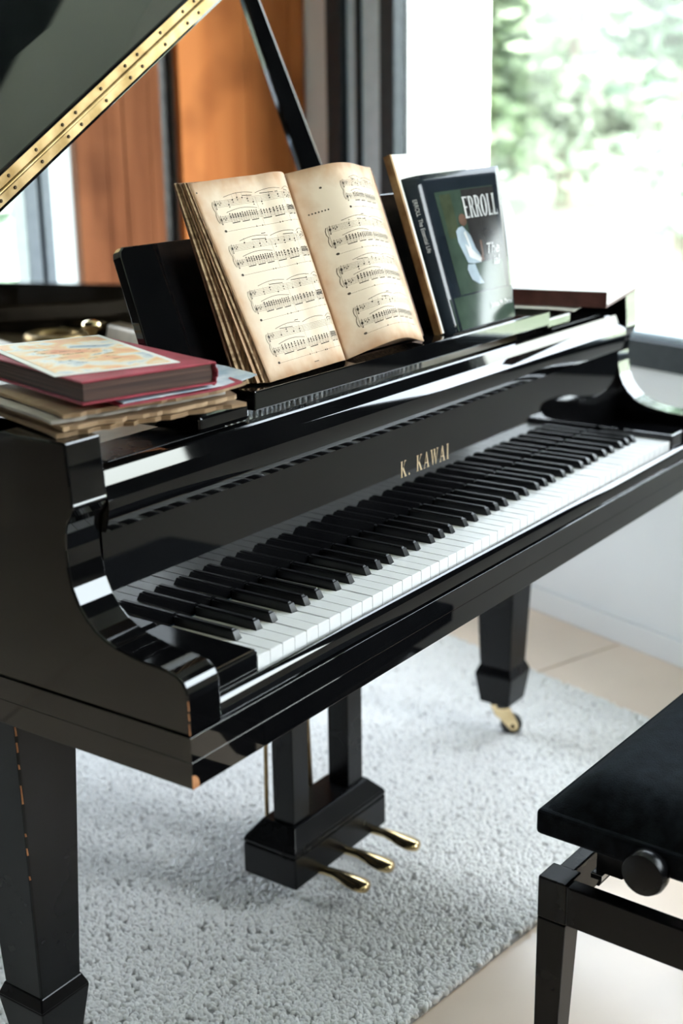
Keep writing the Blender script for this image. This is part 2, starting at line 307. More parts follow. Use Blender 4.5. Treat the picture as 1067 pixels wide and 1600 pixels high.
# wooden plank screen in the corner
wp = empty('plank_screen', rm(0.4, 0.05, 0)); tag(wp, 'tall screen of old orange wooden planks, some coloured as if in shade, in the corner', 'wood screen')
for a0, a1, b1, mm in ((0.008, 0.062, 0.060, WOODA), (0.065, 0.213, 0.055, WOODA), (0.216, 0.445, 0.057, WOODA)):
    obox(a0, a1, 0.022, b1, 0.0, RH - 0.03).build('plank', mm, wp, bevel=0.002)
for a0, a1, b1, mm in ((0.492, 0.532, 0.028, WOODB), (0.534, 0.615, 0.031, WOODB), (0.617, 0.672, 0.029, WOODB), (0.674, 0.726, 0.032, WOODB), (0.728, 0.772, 0.040, WOODB)):
    obox(a0, a1, 0.004, b1, 0.0, RH - 0.03).build('plank', mm, wp, bevel=0.002)
obox(0.445, 0.492, 0.002, 0.012, 0.0, RH - 0.03).build('gap_shade_strip', DARKM, wp)  # dark strip standing in for the shade between the two plank groups

# ------------------------------------------------------------------ outside
GRD = mat('dry_lawn', (0.62, 0.60, 0.56), 0.9); noise_col(GRD, (0.23, 0.28, 0.18), (0.36, 0.39, 0.29), (0.8, 0.8, 0.8), 5)
m = MB().quad((-40, -40, -0.14), (60, -40, -0.14), (60, 60, -0.14), (-40, 60, -0.14)); struct(m.build('ground', GRD), 'pale green sunlit ground outside')
RENDERW = mat('white_render', (0.85, 0.85, 0.84), 0.9); noise_col(RENDERW, (0.83, 0.83, 0.82), (0.87, 0.87, 0.86), (4, 4, 4), 3)
struct(obox(-T - 0.02, -0.021, 0.37, WIN_R[0] + 0.001, wz - 0.06, RH).build('trim_1', RENDERW), 'white outer reveal beside the large window')
LEAF = [mat('leaf_green_%d' % i, c, 0.6) for i, c in enumerate(((0.16, 0.30, 0.08), (0.22, 0.36, 0.13), (0.12, 0.26, 0.10)))]
for i, (q, c1, c2) in enumerate(zip(LEAF, ((0.15, 0.21, 0.12), (0.20, 0.25, 0.17), (0.12, 0.185, 0.13)), ((0.28, 0.34, 0.23), (0.34, 0.38, 0.29), (0.23, 0.30, 0.23)))): noise_col(q, c1, c2, (2, 2, 2), 4)
BARK = mat('bark', (0.2, 0.16, 0.13), 0.9); noise_col(BARK, (0.14, 0.11, 0.09), (0.28, 0.23, 0.19), (6, 6, 1), 4)
def tree(p, h, rad, n, lm, label, low=0.25):
    t = empty('tree', (p.x, p.y, -0.14)); tag(t, label, 'tree', 'trees outside the windows')
    rnd = random.Random(int(h * 100 + rad * 10 + n))
    m = MB(); m.tube([(p.x, p.y, -0.14), (p.x + 0.1, p.y, h * 0.4), (p.x, p.y + 0.1, h * 0.85)], [0.16, 0.12, 0.03], 8)
    for k in range(7):
        an = rnd.uniform(0, 6.28); zz = h * rnd.uniform(0.3, 0.65)
        m.tube([(p.x, p.y, zz), (p.x + math.cos(an) * rad * 0.7, p.y + math.sin(an) * rad * 0.7, zz + rad * 0.5)], [0.06, 0.015], 6)
    m.build('trunk', BARK, t, smooth=60)
    m = MB(); cl = [(rnd.gauss(0, .42) * rad, rnd.gauss(0, .42) * rad, h * (low + (1 - low) * rnd.random())) for _ in range(26)]
    for k in range(n):
        c = rnd.choice(cl); q = Vector((p.x + c[0] + rnd.gauss(0, .2) * rad, p.y + c[1] + rnd.gauss(0, .2) * rad, c[2] + rnd.gauss(0, .16) * rad))
        a = Vector((rnd.gauss(0, 1), rnd.gauss(0, 1), rnd.gauss(0, .6))).normalized(); bb = a.orthogonal().normalized(); s_ = rnd.uniform(.08, .20)
        m.quad(q - a * s_, q + bb * s_ * .5, q + a * s_, q - bb * s_ * .5)
    f = m.build('foliage', lm, t, normals=False); f['kind'] = 'stuff'
def seen(deg, d): return Vector((CP.x + d * math.sin(R(deg)), CP.y + d * math.cos(R(deg)), 0))
TREES = [(59.0, 15.0, 6.5, 1.9, 8000, 0, 'green tree next to the white window reveal outside', 0.06),
         (69.0, 14.0, 7.0, 2.0, 8000, 2, 'darker green tree at the far right outside the large window', 0.08),
         (64.0, 21.0, 8.5, 2.3, 8000, 1, 'pale green tree in the middle of the view outside', 0.06),
         (76.0, 17.0, 7.0, 2.2, 8000, 1, 'pale tree outside past the right end of the view', 0.1),
         (57.0, 26.0, 9.0, 2.6, 8000, 2, 'tall green tree farthest off beyond the window reveal', 0.1),
         (71.0, 25.0, 9.0, 2.6, 8000, 0, 'tall green tree farthest off on the right outside', 0.1),
         (62.0, 30.0, 11.0, 3.0, 8000, 1, 'tall pale tree rising above the others outside', 0.04),
         (66.5, 34.0, 11.0, 3.2, 8000, 2, 'dark tall tree in the woods behind the pale one', 0.04),
         (43.0, 16.0, 6.0, 2.0, 8000, 2, 'dark green tree beyond the back window', 0.1)]
for a, d_, h, rad, nn, k, lab, lo in TREES: tree(seen(a, d_), h, rad, nn, LEAF[k], lab, lo)

# ------------------------------------------------------------------ rug
rug = empty('rug', (0.6, 0.7, 0)); tag(rug, 'light grey looped wool rug under the piano', 'rug')
RC = [(-0.85, 0.150), (1.44, -0.113), (1.915, 1.50), (-0.85, 1.50)]
rc2 = [(-0.85, 0.150), (1.44, -0.113), (1.89, 1.40), (-0.85, 1.40)]
MB().hexa([(x, y, 0.0005) for x, y in RC], [(x, y, 0.009) for x, y in RC]).build('rug_backing', RUGB, rug)
pile = MB().quad(*[(x, y, 0.0095) for x, y in rc2]).build('rug_pile', RUGB, rug); pile['kind'] = 'stuff'
g = bpy.data.node_groups.new('loops', 'GeometryNodeTree')
g.interface.new_socket('Geometry', in_out='INPUT', socket_type='NodeSocketGeometry'); g.interface.new_socket('Geometry', in_out='OUTPUT', socket_type='NodeSocketGeometry')
gi = g.nodes.new('NodeGroupInput'); go = g.nodes.new('NodeGroupOutput')
dp = g.nodes.new('GeometryNodeDistributePointsOnFaces'); dp.distribute_method = 'RANDOM'; dp.inputs['Density'].default_value = 40000
ic = g.nodes.new('GeometryNodeMeshIcoSphere'); ic.inputs['Radius'].default_value = 0.0043; ic.inputs['Subdivisions'].default_value = 2
tr = g.nodes.new('GeometryNodeTransform'); tr.inputs['Scale'].default_value = (1.25, 0.75, 1.3)
sm = g.nodes.new('GeometryNodeSetMaterial'); sm.inputs['Material'].default_value = RUGM
ip = g.nodes.new('GeometryNodeInstanceOnPoints')
rv = g.nodes.new('FunctionNodeRandomValue'); rv.data_type = 'FLOAT_VECTOR'; rv.inputs[0].default_value = (-0.6, -0.6, 0); rv.inputs[1].default_value = (0.6, 0.6, 6.28)
rs = g.nodes.new('FunctionNodeRandomValue'); rs.data_type = 'FLOAT'; rs.inputs[2].default_value = 0.7; rs.inputs[3].default_value = 1.3
jg = g.nodes.new('GeometryNodeJoinGeometry')
L = g.links.new
L(gi.outputs[0], dp.inputs['Mesh']); L(dp.outputs['Points'], ip.inputs['Points']); L(ic.outputs['Mesh'], tr.inputs['Geometry']); L(tr.outputs[0], sm.inputs[0])
L(sm.outputs[0], ip.inputs['Instance']); L(rv.outputs[0], ip.inputs['Rotation']); L(rs.outputs[1], ip.inputs['Scale'])
L(gi.outputs[0], jg.inputs[0]); L(ip.outputs[0], jg.inputs[0]); L(jg.outputs[0], go.inputs[0])
pile.modifiers.new('loops', 'NODES').node_group = g

# ------------------------------------------------------------------ grand piano
PX = 0.611
piano = empty('grand_piano', (PX, 0.8, 0)); tag(piano, 'glossy black grand piano with open lid standing on the grey rug', 'piano')
def pz(pts): return [(y, z + ZK) for y, z in pts]
XL, XI = -0.14, -0.087
ARM = [(.1385, .2600), (.1372, .2344), (.1352, .2136), (.1344, .1923), (.1332, .1882), (.1378, .1778), (.1447, .1684), (.1477, .1577), (.1492, .1392), (.1477, .1196), (.1432, .0961),
       (.1346, .0776), (.1241, .0641), (.1106, .0525), (.0981, .0459), (.0825, .0400), (.0600, .0358), (.0423, .0333), (.0200, .0322), (.0069, .0306), (-.0020, .0288), (-.0081, .0255), (-.0130, .0215), (-.0160, .0160), (-.0178, .0090), (-.0183, .001), (-.0193, -.0385), (.46, -.0385), (.46, .26)]
def mx(x): return 2 * PX - x
for sx in (0, 1):
    a, c = (XL, XI) if sx == 0 else (mx(XI), mx(XL))
    arm = MB().ex(pz(ARM), a, c).build('arm', LAC, piano, bevel=0.0022, seg=2)
    if sx == 0:
        for z0, z1 in ((-.037, -.024), (-.020, -.012), (-.009, .002)):
            MB().hexa([(XL - .0003, -.0188, ZK + z0), (XL + .0004, -.0194, ZK + z0), (XL + .0016, -.0188, ZK + z0)], [(XL - .0003, -.0182, ZK + z1), (XL + .0004, -.0188, ZK + z1), (XL + .0012, -.0182, ZK + z1)]).build('worn_edge', CHIP, arm)
# key bed
kb = MB().box(XL - .001, mx(XL) + .001, -.0205, .30, ZK - .0685, ZK - .0395).build('key_bed', LAC, piano, bevel=0.0004)
kb2 = MB().box(XL, mx(XL), -.0195, .36, ZK - .1005, ZK - .0695).build('key_bed_base', LAC, piano, bevel=0.0004)
cpts = [(XL - .0002, -.1005), (XL + .0105, -.1003), (XL + .0110, -.0965), (XL + .0095, -.0905), (XL + .0055, -.0855), (XL - .0002, -.0835)]
MB().hexa([(x, -.0198, ZK + z) for x, z in cpts], [(x, -.0192, ZK + z) for x, z in cpts]).build('chipped_corner', CHIP, kb2)
# key slip
SLIP = [(-.0035, -.0385), (-.0035, -.0165), (-.0055, -.0148), (-.0085, -.0150), (-.0115, -.0175), (-.0140, -.0230), (-.0155, -.0310), (-.0160, -.0385)]
MB().ex(pz(SLIP), XI + .001, mx(XI) - .001).build('key_slip', LAC, piano, smooth=50)
for x0, x1 in ((XI + .0005, -.0018), (2 * PX + .0018, mx(XI) - .0005)):
    MB().box(x0, x1, -.0030, .1450, ZK - .030, ZK + .0105).build('cheek_block', LAC, piano, bevel=0.004, seg=3)
# keys
W = 0.0235
def key_mesh(nl, nr, name):      # nl, nr: notch depths at the back left / right
    x0, x1 = .0005, W - .0005; yb = .0495; ye = .1465
    poly = [(x0, .0), (x1, .0)]
    poly += [(x1, yb), (x1 - nr, yb)] if nr else [(x1, yb)]
    poly += [(x1 - nr, ye), (x0 + nl, ye)]
    poly += [(x0 + nl, yb), (x0, yb)] if nl else [(x0, yb)]
    bm = bmesh.new(); lo = [bm.verts.new((x, y, -.021)) for x, y in poly]; hi = [bm.verts.new((x, y, 0)) for x, y in poly]
    k = len(poly); top = bm.faces.new(hi); bm.faces.new(list(reversed(lo)))
    for j in range(k): bm.faces.new((lo[j], lo[(j + 1) % k], hi[(j + 1) % k], hi[j]))
    bmesh.ops.bevel(bm, geom=list(top.edges), offset=.0007, segments=2, affect='EDGES')
    bmesh.ops.recalc_face_normals(bm, faces=bm.faces)
    me = bpy.data.meshes.new(name); bm.to_mesh(me); bm.free(); me.materials.append(IVO); return me
BW = .0112
OFF = {'C': -.0035, 'D': .0035, 'F': -.0045, 'G': 0.0, 'A': .0045}    # black key to the right of this white key: centre offset from the gap
def notch(letter, first, last):
    order = 'CDEFGAB'; i = order.index(letter); left = order[i - 1]
    nl = (OFF[left] + BW / 2 + .0007) if left in OFF and not first else 0
    nr = (-OFF[letter] + BW / 2 + .0007) if letter in OFF and not last else 0
    return max(nl, 0), max(nr, 0)
letters = [('ABCDEFG'[i % 7]) for i in range(52)]
cache = {}
bm = bmesh.new()
h = .0122
lo = [(-BW / 2, .0500), (BW / 2, .0500), (BW / 2, .1465), (-BW / 2, .1465)]; hi = [(-.0047, .0560), (.0047, .0560), (.0047, .1465), (-.0047, .1465)]
vl = [bm.verts.new((x, y, -.006)) for x, y in lo]; vm = [bm.verts.new((x, y, 0.0005)) for x, y in lo]; vh = [bm.verts.new((x, y, h)) for x, y in hi]
tf = bm.faces.new(vh)
for aa, bb in ((vl, vm), (vm, vh)):
    for j in range(4): bm.faces.new((aa[j], aa[(j + 1) % 4], bb[(j + 1) % 4], bb[j]))
bmesh.ops.bevel(bm, geom=list(tf.edges), offset=.0022, segments=3, affect='EDGES'); bmesh.ops.recalc_face_normals(bm, faces=bm.faces)
bkm = bpy.data.meshes.new('black_key'); bm.to_mesh(bkm); bm.free(); bkm.materials.append(EBO)
bkm.polygons.foreach_set('use_smooth', [True] * len(bkm.polygons)); bkm.set_sharp_from_angle(angle=R(50))
rk = random.Random(3)
for i, L_ in enumerate(letters):
    nl, nr = notch(L_, i == 0, i == 51)
    key = (L_, i == 0, i == 51)
    if key not in cache: cache[key] = key_mesh(nl, nr, 'white_key')
    o = link('white_key', cache[key], piano); o.location = (i * W, 0, ZK + rk.uniform(-.0003, .0002))
    if L_ in OFF and i < 51:
        o = link('black_key', bkm, piano); o.location = ((i + 1) * W + OFF[L_], 0, ZK + rk.uniform(-.0003, .0003))
MB().box(-.002, 2 * PX + .002, .146, .152, ZK - .02, ZK + .0006).build('felt_strip', FELT, piano)
# fallboard
FB = [(.1475, -.004), (.1475, .1462), (.1415, .1464), (.1405, .1470)]
_y, _z = .1405, .1470
while _z < .1835:
    _t = 25 * max(0, 1 - (_z - .147) / .030)
    _y -= math.tan(R(_t)) * .0015; _z += .0015; FB.append((_y, _z))
FB += [(_y + .0008, _z + .0014), (_y + .0085, _z + .0125), (_y + .0096, _z + .0138), (_y + .0135, .2148), (_y + .0155, .2170), (.165, .2170), (.165, -.004)]
fbd = MB().ex(pz(FB), XI + .001, mx(XI) - .001).build('fallboard', LAC, piano, smooth=18)

# serif lettering
def ell(cx, cy, rx, ry, a0=0, a1=360, n=18): return [(cx + rx * math.cos(R(a0 + (a1 - a0) * k / n)), cy + ry * math.sin(R(a0 + (a1 - a0) * k / n))) for k in range(n + 1)]
def band(o_, i_): return [[o_[k], o_[k + 1], i_[k + 1], i_[k]] for k in range(len(o_) - 1)]
def rect(x0, x1, y0, y1): return [(x0, y0), (x1, y0), (x1, y1), (x0, y1)]
def stem(x, w_, sw): return [rect(x, x + w_, 0, 1), rect(x - sw, x + w_ + sw, 0, .045), rect(x - sw, x + w_ + sw, .955, 1)]
GL = {}
GL['K'] = (.78, stem(.08, .15, .07) + [[(.23, .42), (.30, .50), (.66, .97), (.58, .97)], [(.29, .50), (.40, .60), (.76, .03), (.58, .03)], rect(.50, .76, .955, 1), rect(.50, .82, 0, .045)])
GL['.'] = (.34, [ell(.17, .06, .075, .075, n=12)[:-1]])
GL['A'] = (.78, [[(.06, 0), (.12, 0), (.42, .96), (.36, 1.0)], [(.33, 1.0), (.45, 1.0), (.76, 0), (.58, 0)], rect(.19, .60, .30, .36), rect(-.02, .22, 0, .045), rect(.48, .84, 0, .045)])
GL['W'] = (1.08, [[(.04, 1), (.20, 1), (.36, 0), (.28, 0)], [(.28, 0), (.34, 0), (.56, .92), (.50, .92)], [(.44, 1), (.60, 1), (.80, 0), (.72, 0)], [(.72, 0), (.78, 0), (1.02, 1), (.95, 1)], rect(-.04, .28, .955, 1), rect(.36, .66, .955, 1), rect(.84, 1.10, .955, 1)])
GL['I'] = (.36, stem(.10, .15, .08))
GL['E'] = (.62, stem(.08, .18, .05) + [rect(.26, .58, .94, 1), rect(.26, .58, 0, .06), rect(.26, .46, .48, .54), [(.54, .94), (.58, .94), (.58, .76)], [(.54, .06), (.58, .06), (.58, .26)], [(.46, .42), (.46, .60), (.42, .51)]])
GL['L'] = (.60, stem(.08, .18, .05) + [rect(.26, .58, 0, .06), [(.53, .06), (.58, .06), (.58, .30)]])
GL['R'] = (.70, stem(.08, .18, .05) + band(ell(.30, .74, .32, .26, -90, 90), ell(.30, .74, .16, .20, -90, 90)) + [[(.34, .5), (.48, .52), (.70, 0), (.52, 0)], rect(.50, .76, 0, .045)])
GL['O'] = (.76, band(ell(.38, .5, .37, .51, n=28), ell(.38, .5, .17, .46, n=28)))
GL[' '] = (.4, [])
def lettering(text, height, fn, sx=1.0, track=.08):
    m = MB(); x = 0
    for ch in text:
        wd, polys = GL[ch]
        for p in polys: m.quad(*[fn((x + q[0]) * height * sx, q[1] * height) for q in p])
        x += wd + track
    return m
def text_width(text, height, sx=1.0, track=.08): return sum(GL[c][0] + track for c in text) * height * sx
tw = text_width('K. KAWAI', .0250, 0.82, .22)
lettering('K. KAWAI', .0250, lambda x, y: (.603 - tw / 2 + x, .1471, ZK + .0665 + y), 0.82, .22).build('maker_lettering', GINK, fbd, normals=False)

# rim
OUT = [(1.362, .14), (1.362, .45), (1.350, .58), (1.305, .70), (1.22, .80), (1.11, .875), (1.02, .93), (.955, 1.0), (.915, 1.09), (.885, 1.19), (.852, 1.29), (.815, 1.39), (.75, 1.49), (.65, 1.57), (.52, 1.63), (.37, 1.655), (.22, 1.65), (.09, 1.61), (-.02, 1.54), (-.09, 1.44), (-.128, 1.32), (-.14, 1.18), (-.14, .14)]
def smooth_line(pts, n=4):
    o = [pts[0]]
    for i in range(len(pts) - 1):
        p0 = pts[max(i - 1, 0)]; p1 = pts[i]; p2 = pts[i + 1]; p3 = pts[min(i + 2, len(pts) - 1)]
        lin = i in (0, len(pts) - 2)
        for k in range(1, n + 1):
            t = k / n
            if lin: o.append((p1[0] + (p2[0] - p1[0]) * t, p1[1] + (p2[1] - p1[1]) * t))
            else: o.append(tuple(.5 * (2 * p1[j] + (p2[j] - p0[j]) * t + (2 * p0[j] - 5 * p1[j] + 4 * p2[j] - p3[j]) * t * t + (3 * p1[j] - p0[j] - 3 * p2[j] + p3[j]) * t ** 3) for j in (0, 1)))
    return o
OUTS = smooth_line(OUT)
def inset(line, d):
    o = []
    for i, p in enumerate(line):
        a = Vector(line[max(i - 1, 0)]); c = Vector(line[min(i + 1, len(line) - 1)]); t = (c - a).normalized(); nrm = Vector((-t.y, t.x))
        o.append((p[0] + nrm.x * d, p[1] + nrm.y * d))
    return o
def strip_wall(line, d, z0, z1):
    inn = inset(line, d); m = MB(); k = len(line); i = len(m.v)
    for (x, y), (u, v_) in zip(line, inn): m.v += [(x, y, z0), (x, y, z1), (u, v_, z1), (u, v_, z0)]
    for j in range(k - 1):
        for q in range(4): m.f.append((j * 4 + q, j * 4 + (q + 1) % 4, (j + 1) * 4 + (q + 1) % 4, (j + 1) * 4 + q))
    m.f.append((0, 1, 2, 3)); m.f.append(tuple((k - 1) * 4 + q for q in (3, 2, 1, 0)))
    return m
back = [p for p in OUTS if p[1] >= .14]
rim = strip_wall(smooth_line([(1.361, .24)] + [(min(x, 1.361), y) if x > 1 else (max(x, -.139), y) for x, y in OUT[1:-1]] + [(-.139, .24)]), .052, ZK - .099, ZK + .26).build('rim', LAC, piano, bevel=0.003, smooth=35)
inn = inset(smooth_line([(1.361, .24)] + [(min(x, 1.361), y) if x > 1 else (max(x, -.139), y) for x, y in OUT[1:-1]] + [(-.139, .24)]), .053)
plate = MB(); pts = [p for p in inn]; plate.hexa([(x, y, ZK + .140) for x, y in pts], [(x, y, ZK + .156) for x, y in pts])
plate.build('iron_plate', GOLD, piano)
MB().hexa([(x, y, ZK - .06) for x, y in pts], [(x, y, ZK - .03) for x, y in pts]).build('bottom_board', LACS, piano)
pin_me = MB().lathe((0, 0, 0), [(.0032, 0), (.0032, .016), (.0026, .020), (.0036, .0205), (.0036, .024), (.002, .025)], seg=8).mesh('tuning_pin', 60); pin_me.materials.append(STEEL)
for i in range(46):
    for r_ in range(2):
        o = link('tuning_pin', pin_me, piano); o.location = (.30 + i * .0125 + r_ * .006, .322 + r_ * .022 + .004 * math.sin(i * .5), ZK + .155)
MB().box(.33, .47, .33, .352, ZK + .157, ZK + .159).build('string_felt', PAPW, piano)
# plate details in the open body
def ring(c, r_, w_, z): 
    m = MB(); m.tube([(c[0] + r_ * math.cos(k * PI / 12), c[1] + r_ * math.sin(k * PI / 12), z) for k in range(25)], w_, 8, False); return m
ring((.775, 1.13), .055, .012, ZK + .163).build('plate_ring', BRS, piano, smooth=60)
MB().lathe((.705, .955, ZK + .155), [(.012, 0), (.009, .006), (.007, .012), (.007, .036), (.011, .043), (.018, .049), (.0195, .056), (.016, .062), (.006, .066)], seg=18).build('plate_knob', BRSP, piano, smooth=60)
MB().hexa([(.35, .60, ZK + .157), (.42, .60, ZK + .157), (.72, 1.45, ZK + .157), (.65, 1.45, ZK + .157)], [(.36, .60, ZK + .195), (.41, .60, ZK + .195), (.71, 1.45, ZK + .195), (.66, 1.45, ZK + .195)]).build('plate_strut', GOLD, piano, bevel=0.006)
MB().hexa([(.60, .42, ZK + .157), (.66, .42, ZK + .157), (.86, 1.02, ZK + .157), (.80, 1.02, ZK + .157)], [(.61, .42, ZK + .195), (.65, .42, ZK + .195), (.85, 1.02, ZK + .195), (.81, 1.02, ZK + .195)]).build('plate_strut', GOLD, piano, bevel=0.006)

# lid with its front flap folded back
LA = R(31.4); LY = .577
def lp(s, y, h_): return (-.14 + s * math.cos(LA) - h_ * math.sin(LA), y, ZK + .27 + s * math.sin(LA) + h_ * math.cos(LA))
lo_ = [(x + .14 + .012 if x > .2 else x + .14, y) for x, y in OUTS if y > LY]
i0 = lo_[0]
lid_o = [(1.502 + .012, LY)] + lo_ + [(0, LY)]
lid = MB().hexa([lp(s, y, 0) for s, y in lid_o], [lp(s, y, .0222) for s, y in lid_o]).build('lid', LAC, piano, bevel=0.002)
MB().hexa([lp(s, y, .0228) for s, y in ((.0, LY), (1.514, LY), (1.514, LY + .25), (0, LY + .25))], [lp(s, y, .045) for s, y in ((.0, LY), (1.514, LY), (1.514, LY + .25), (0, LY + .25))]).build('folded_lid_flap', LAC, lid, bevel=0.002)
for h0, h1 in ((.0055, .0192), (.0258, .0395)):
    MB().hexa([lp(s, y, h0) for s, y in ((.03, LY - .001), (1.48, LY - .001), (1.48, LY + .001), (.03, LY + .001))], [lp(s, y, h1) for s, y in ((.03, LY - .001), (1.48, LY - .001), (1.48, LY + .001), (.03, LY + .001))]).build('hinge_leaf', BRS, lid)
MB().tube([lp(.03, LY - .0015, .0225), lp(1.48, LY - .0015, .0225)], .0032, 10).build('hinge_barrel', BRS, lid, smooth=60)
scr = MB().lathe((0, 0, 0), [(.0026, 0), (.0026, -.0012), (.0018, -.0018)], 'Y', 10).mesh('hinge_screw'); scr.materials.append(SCREW)
s_ = .10
while s_ < 1.45:
    for ds in (0, .063, .126):
        for hh in (.0128, .0322):
            o = link('hinge_screw', scr, lid); o.location = lp(s_ + ds, LY - .001, hh)
    s_ += .158
# lid prop
PY = .70
pw = Vector((.966, -.259, 0)); pt_ = Vector((.259, .966, 0)) * .018
p0, p1 = Vector((1.205, PY + .01, ZK + .20)), Vector((.84, PY, ZK + .865))
MB().hexa([p0, p0 + pw * .077, p0 + pw * .077 + pt_, p0 + pt_], [p1, p1 + pw * .029, p1 + pw * .029 + pt_, p1 + pt_]).build('lid_prop', LAC, piano, bevel=0.003)

# music desk
DT = math.tan(R(20)); DY0, DZ0 = .222, .2555
def dk(x, z, off=0): return (x, DY0 + (z - DZ0) * DT + off * math.cos(R(20)), ZK + z - off * math.sin(R(20)))
def deskz(x):
    t = min(max((min(x, mx(x)) - .33) / .12, 0), 1); t = t * t * (3 - 2 * t); return .4365 + .0305 * t
dl = .108
top = [(dl, .425), (dl + .003, .432), (dl + .010, .4365)] + [(.24 + i * .04, None) for i in range(0, 19)] + [(mx(dl) - .010, .4365), (mx(dl) - .003, .432), (mx(dl), .425)]
top = [(x, deskz(x) if z is None else z) for x, z in top if x <= mx(dl)]
ol = [(dl - .004, DZ0 + .002)] + top + [(mx(dl) + .004, DZ0 + .002)]
desk = MB().hexa([dk(x, z) for x, z in ol], [dk(x, z, .014) for x, z in ol]).build('music_desk', LAC, piano, bevel=0.0018)
MB().box(.200, mx(.200), .153, .262, ZK + .2295, ZK + .2550).build('music_shelf', LAC, piano, bevel=0.002)
for x0, x1 in ((.100, .198), (mx(.198), mx(.100))):
    MB().box(x0, x1, .160, .44, ZK + .2185, ZK + .2420).build('desk_slide', LAC, piano, bevel=0.006, seg=3)
for x0, x1 in ((XI + .002, -.050), (mx(-.050), mx(XI) - .002)):
    MB().box(x0, x1, .168, .60, ZK + .16, ZK + .216).build('slide_rail', LACS, piano, bevel=0.002)
for x0, x1 in ((-.05, .16), (mx(.16), mx(-.05))):
    MB().box(x0, x1, .168, .24, ZK + .19, ZK + .2170).build('slide_support', LACS, piano, bevel=0.002)

# legs
def leg(cx, cy):
    zt = ZK - .100
    def sq(c, z, o_=0): return [(cx - c, cy - c, z), (cx + c, cy - c, z), (cx + c, cy + c, z), (cx - c, cy + c, z)]
    m = MB(); m.hexa(sq(.036, .175), sq(.052, zt - .018)); lg = m.build('leg', LACS, piano, bevel=0.003)
    m = MB(); m.hexa(sq(.035, .0925), sq(.044, .160)); m.hexa(sq(.044, .160), sq(.037, .178)); m.build('leg_foot', LACS, lg, bevel=0.002)
    m = MB(); m.box(cx - .062, cx + .062, cy - .062, cy + .062, zt - .018, zt).build('leg_plate', LACS, lg, bevel=0.002)
    MB().lathe((cx, cy, .0785), [(.021, 0), (.021, .008), (.014, .010), (.014, .016)], seg=18).build('caster_socket', DARKM, lg, smooth=50)
    wr = .0235; ca, sa = math.cos(R(-50)), math.sin(R(-50))
    def tw(m):
        m.v = [(cx + x * ca - y * sa, cy + x * sa + y * ca, z) for x, y, z in m.v]; return m
    wx, wy = .022, 0.0
    for s in (-1, 1):
        yy = s * .0135
        pf = [(-.026, .087), (.010, .086), (wx + .012, wr + .016), (wx + .0125, wr + .006), (wx + .007, wr - .002), (wx - .003, wr - .001), (wx - .011, wr + .008), (-.006, .052), (-.018, .062)]
        tw(MB().hexa([(x, yy - .0016, z) for x, z in pf], [(x, yy + .0016, z) for x, z in pf])).build('caster_fork', BRSP, lg, bevel=0.0008)
    tw(MB().box(-.026, .010, -.0135, .0135, .080, .087)).build('caster_bridge', BRSP, lg, bevel=0.001)
    tw(MB().lathe((wx, wy, wr + .0095), [(.012, -.0110), (wr - .003, -.0110), (wr, -.006), (wr, .006), (wr - .003, .0110), (.012, .0110)], 'Y', 24)).build('caster_wheel', RUBB, lg, smooth=50)
    tw(MB().lathe((wx, wy, wr + .0095), [(.0045, -.0165), (.0045, .0165)], 'Y', 12)).build('caster_axle', SCREW, lg, smooth=50)
    return lg
leg(1.268, .362); near_leg = leg(-.046, .362); leg(.33, 1.45)
# worn corner of the near leg
def leg_corner(z): c = .036 + .016 * (z - .175) / (.602 - .175); return (-.046 - c, .362 - c)
for z0, z1 in ((.575, .588), (.552, .566), (.528, .535), (.478, .505), (.430, .435), (.402, .413), (.365, .371)):
    (a, c), (d, e) = leg_corner(z0), leg_corner(z1); k = .0012
    MB().hexa([(a + .0001, c + k, z0), (a + k * .6, c + k * .5, z0), (a + 2 * k, c + .0001, z0)], [(d + .0001, e + k * 1.6, z1), (d + k * .5, e + k * .5, z1), (d + k * 1.2, e + .0001, z1)]).build('worn_leg_edge', CHIP, near_leg)

# pedal lyre
ly = MB()
BX0, BX1, BY0, BY1 = .463, .737, .313, .425
ly.box(BX0, BX1, BY0, BY1, .060, .118)
lyre = ly.build('pedal_lyre', LACS, piano, bevel=0.003)
m = MB(); e_ = .0
m.hexa([(BX0, BY0, .1185), (BX1, BY0, .1185), (BX1, BY1, .1185), (BX0, BY1, .1185)], [(BX0, BY0, .128), (BX1, BY0, .128), (BX1, BY1, .128), (BX0, BY1, .128)])
m.hexa([(BX0, BY0, .128), (BX1, BY0, .128), (BX1, BY1, .128), (BX0, BY1, .128)], [(BX0 + .028, BY0 + .022, .158), (BX1 - .028, BY0 + .022, .158), (BX1 - .028, BY1 - .022, .158), (BX0 + .028, BY1 - .022, .158)])
m.build('lyre_moulding', LACS, lyre, bevel=0.003)
for x0 in (.497, .658):
    MB().box(x0, x0 + .045, .340, .384, .155, ZK - .10).build('lyre_post', LACS, lyre, bevel=0.002)
for xx in (.535, .610, .694):
    pr = []
    for t, wd, z in ((0, .0085, .064), (.25, .009, .067), (.42, .0105, .068), (.58, .0150, .067), (.72, .0190, .065), (.84, .0205, .064), (.93, .0175, .063), (.98, .011, .0625), (1.0, .003, .062)):
        pr.append((BY0 + .02 - t * .118, wd, z))
    m = MB(); k = len(pr); sg = 12
    for y, wd, z in pr:
        for q in range(sg):
            an = 2 * PI * q / sg; m.v.append((xx + wd * math.cos(an), y, z + (.0068 if math.sin(an) > 0 else .0080) * math.sin(an) * (1 if wd > .005 else .4)))
    for j in range(k - 1):
        for q in range(sg): m.f.append((j * sg + q, j * sg + (q + 1) % sg, (j + 1) * sg + (q + 1) % sg, (j + 1) * sg + q))
    m.f.append(tuple(range(sg))); m.f.append(tuple((k - 1) * sg + q for q in range(sg)))
    m.build('pedal', BRSP, lyre, smooth=60)
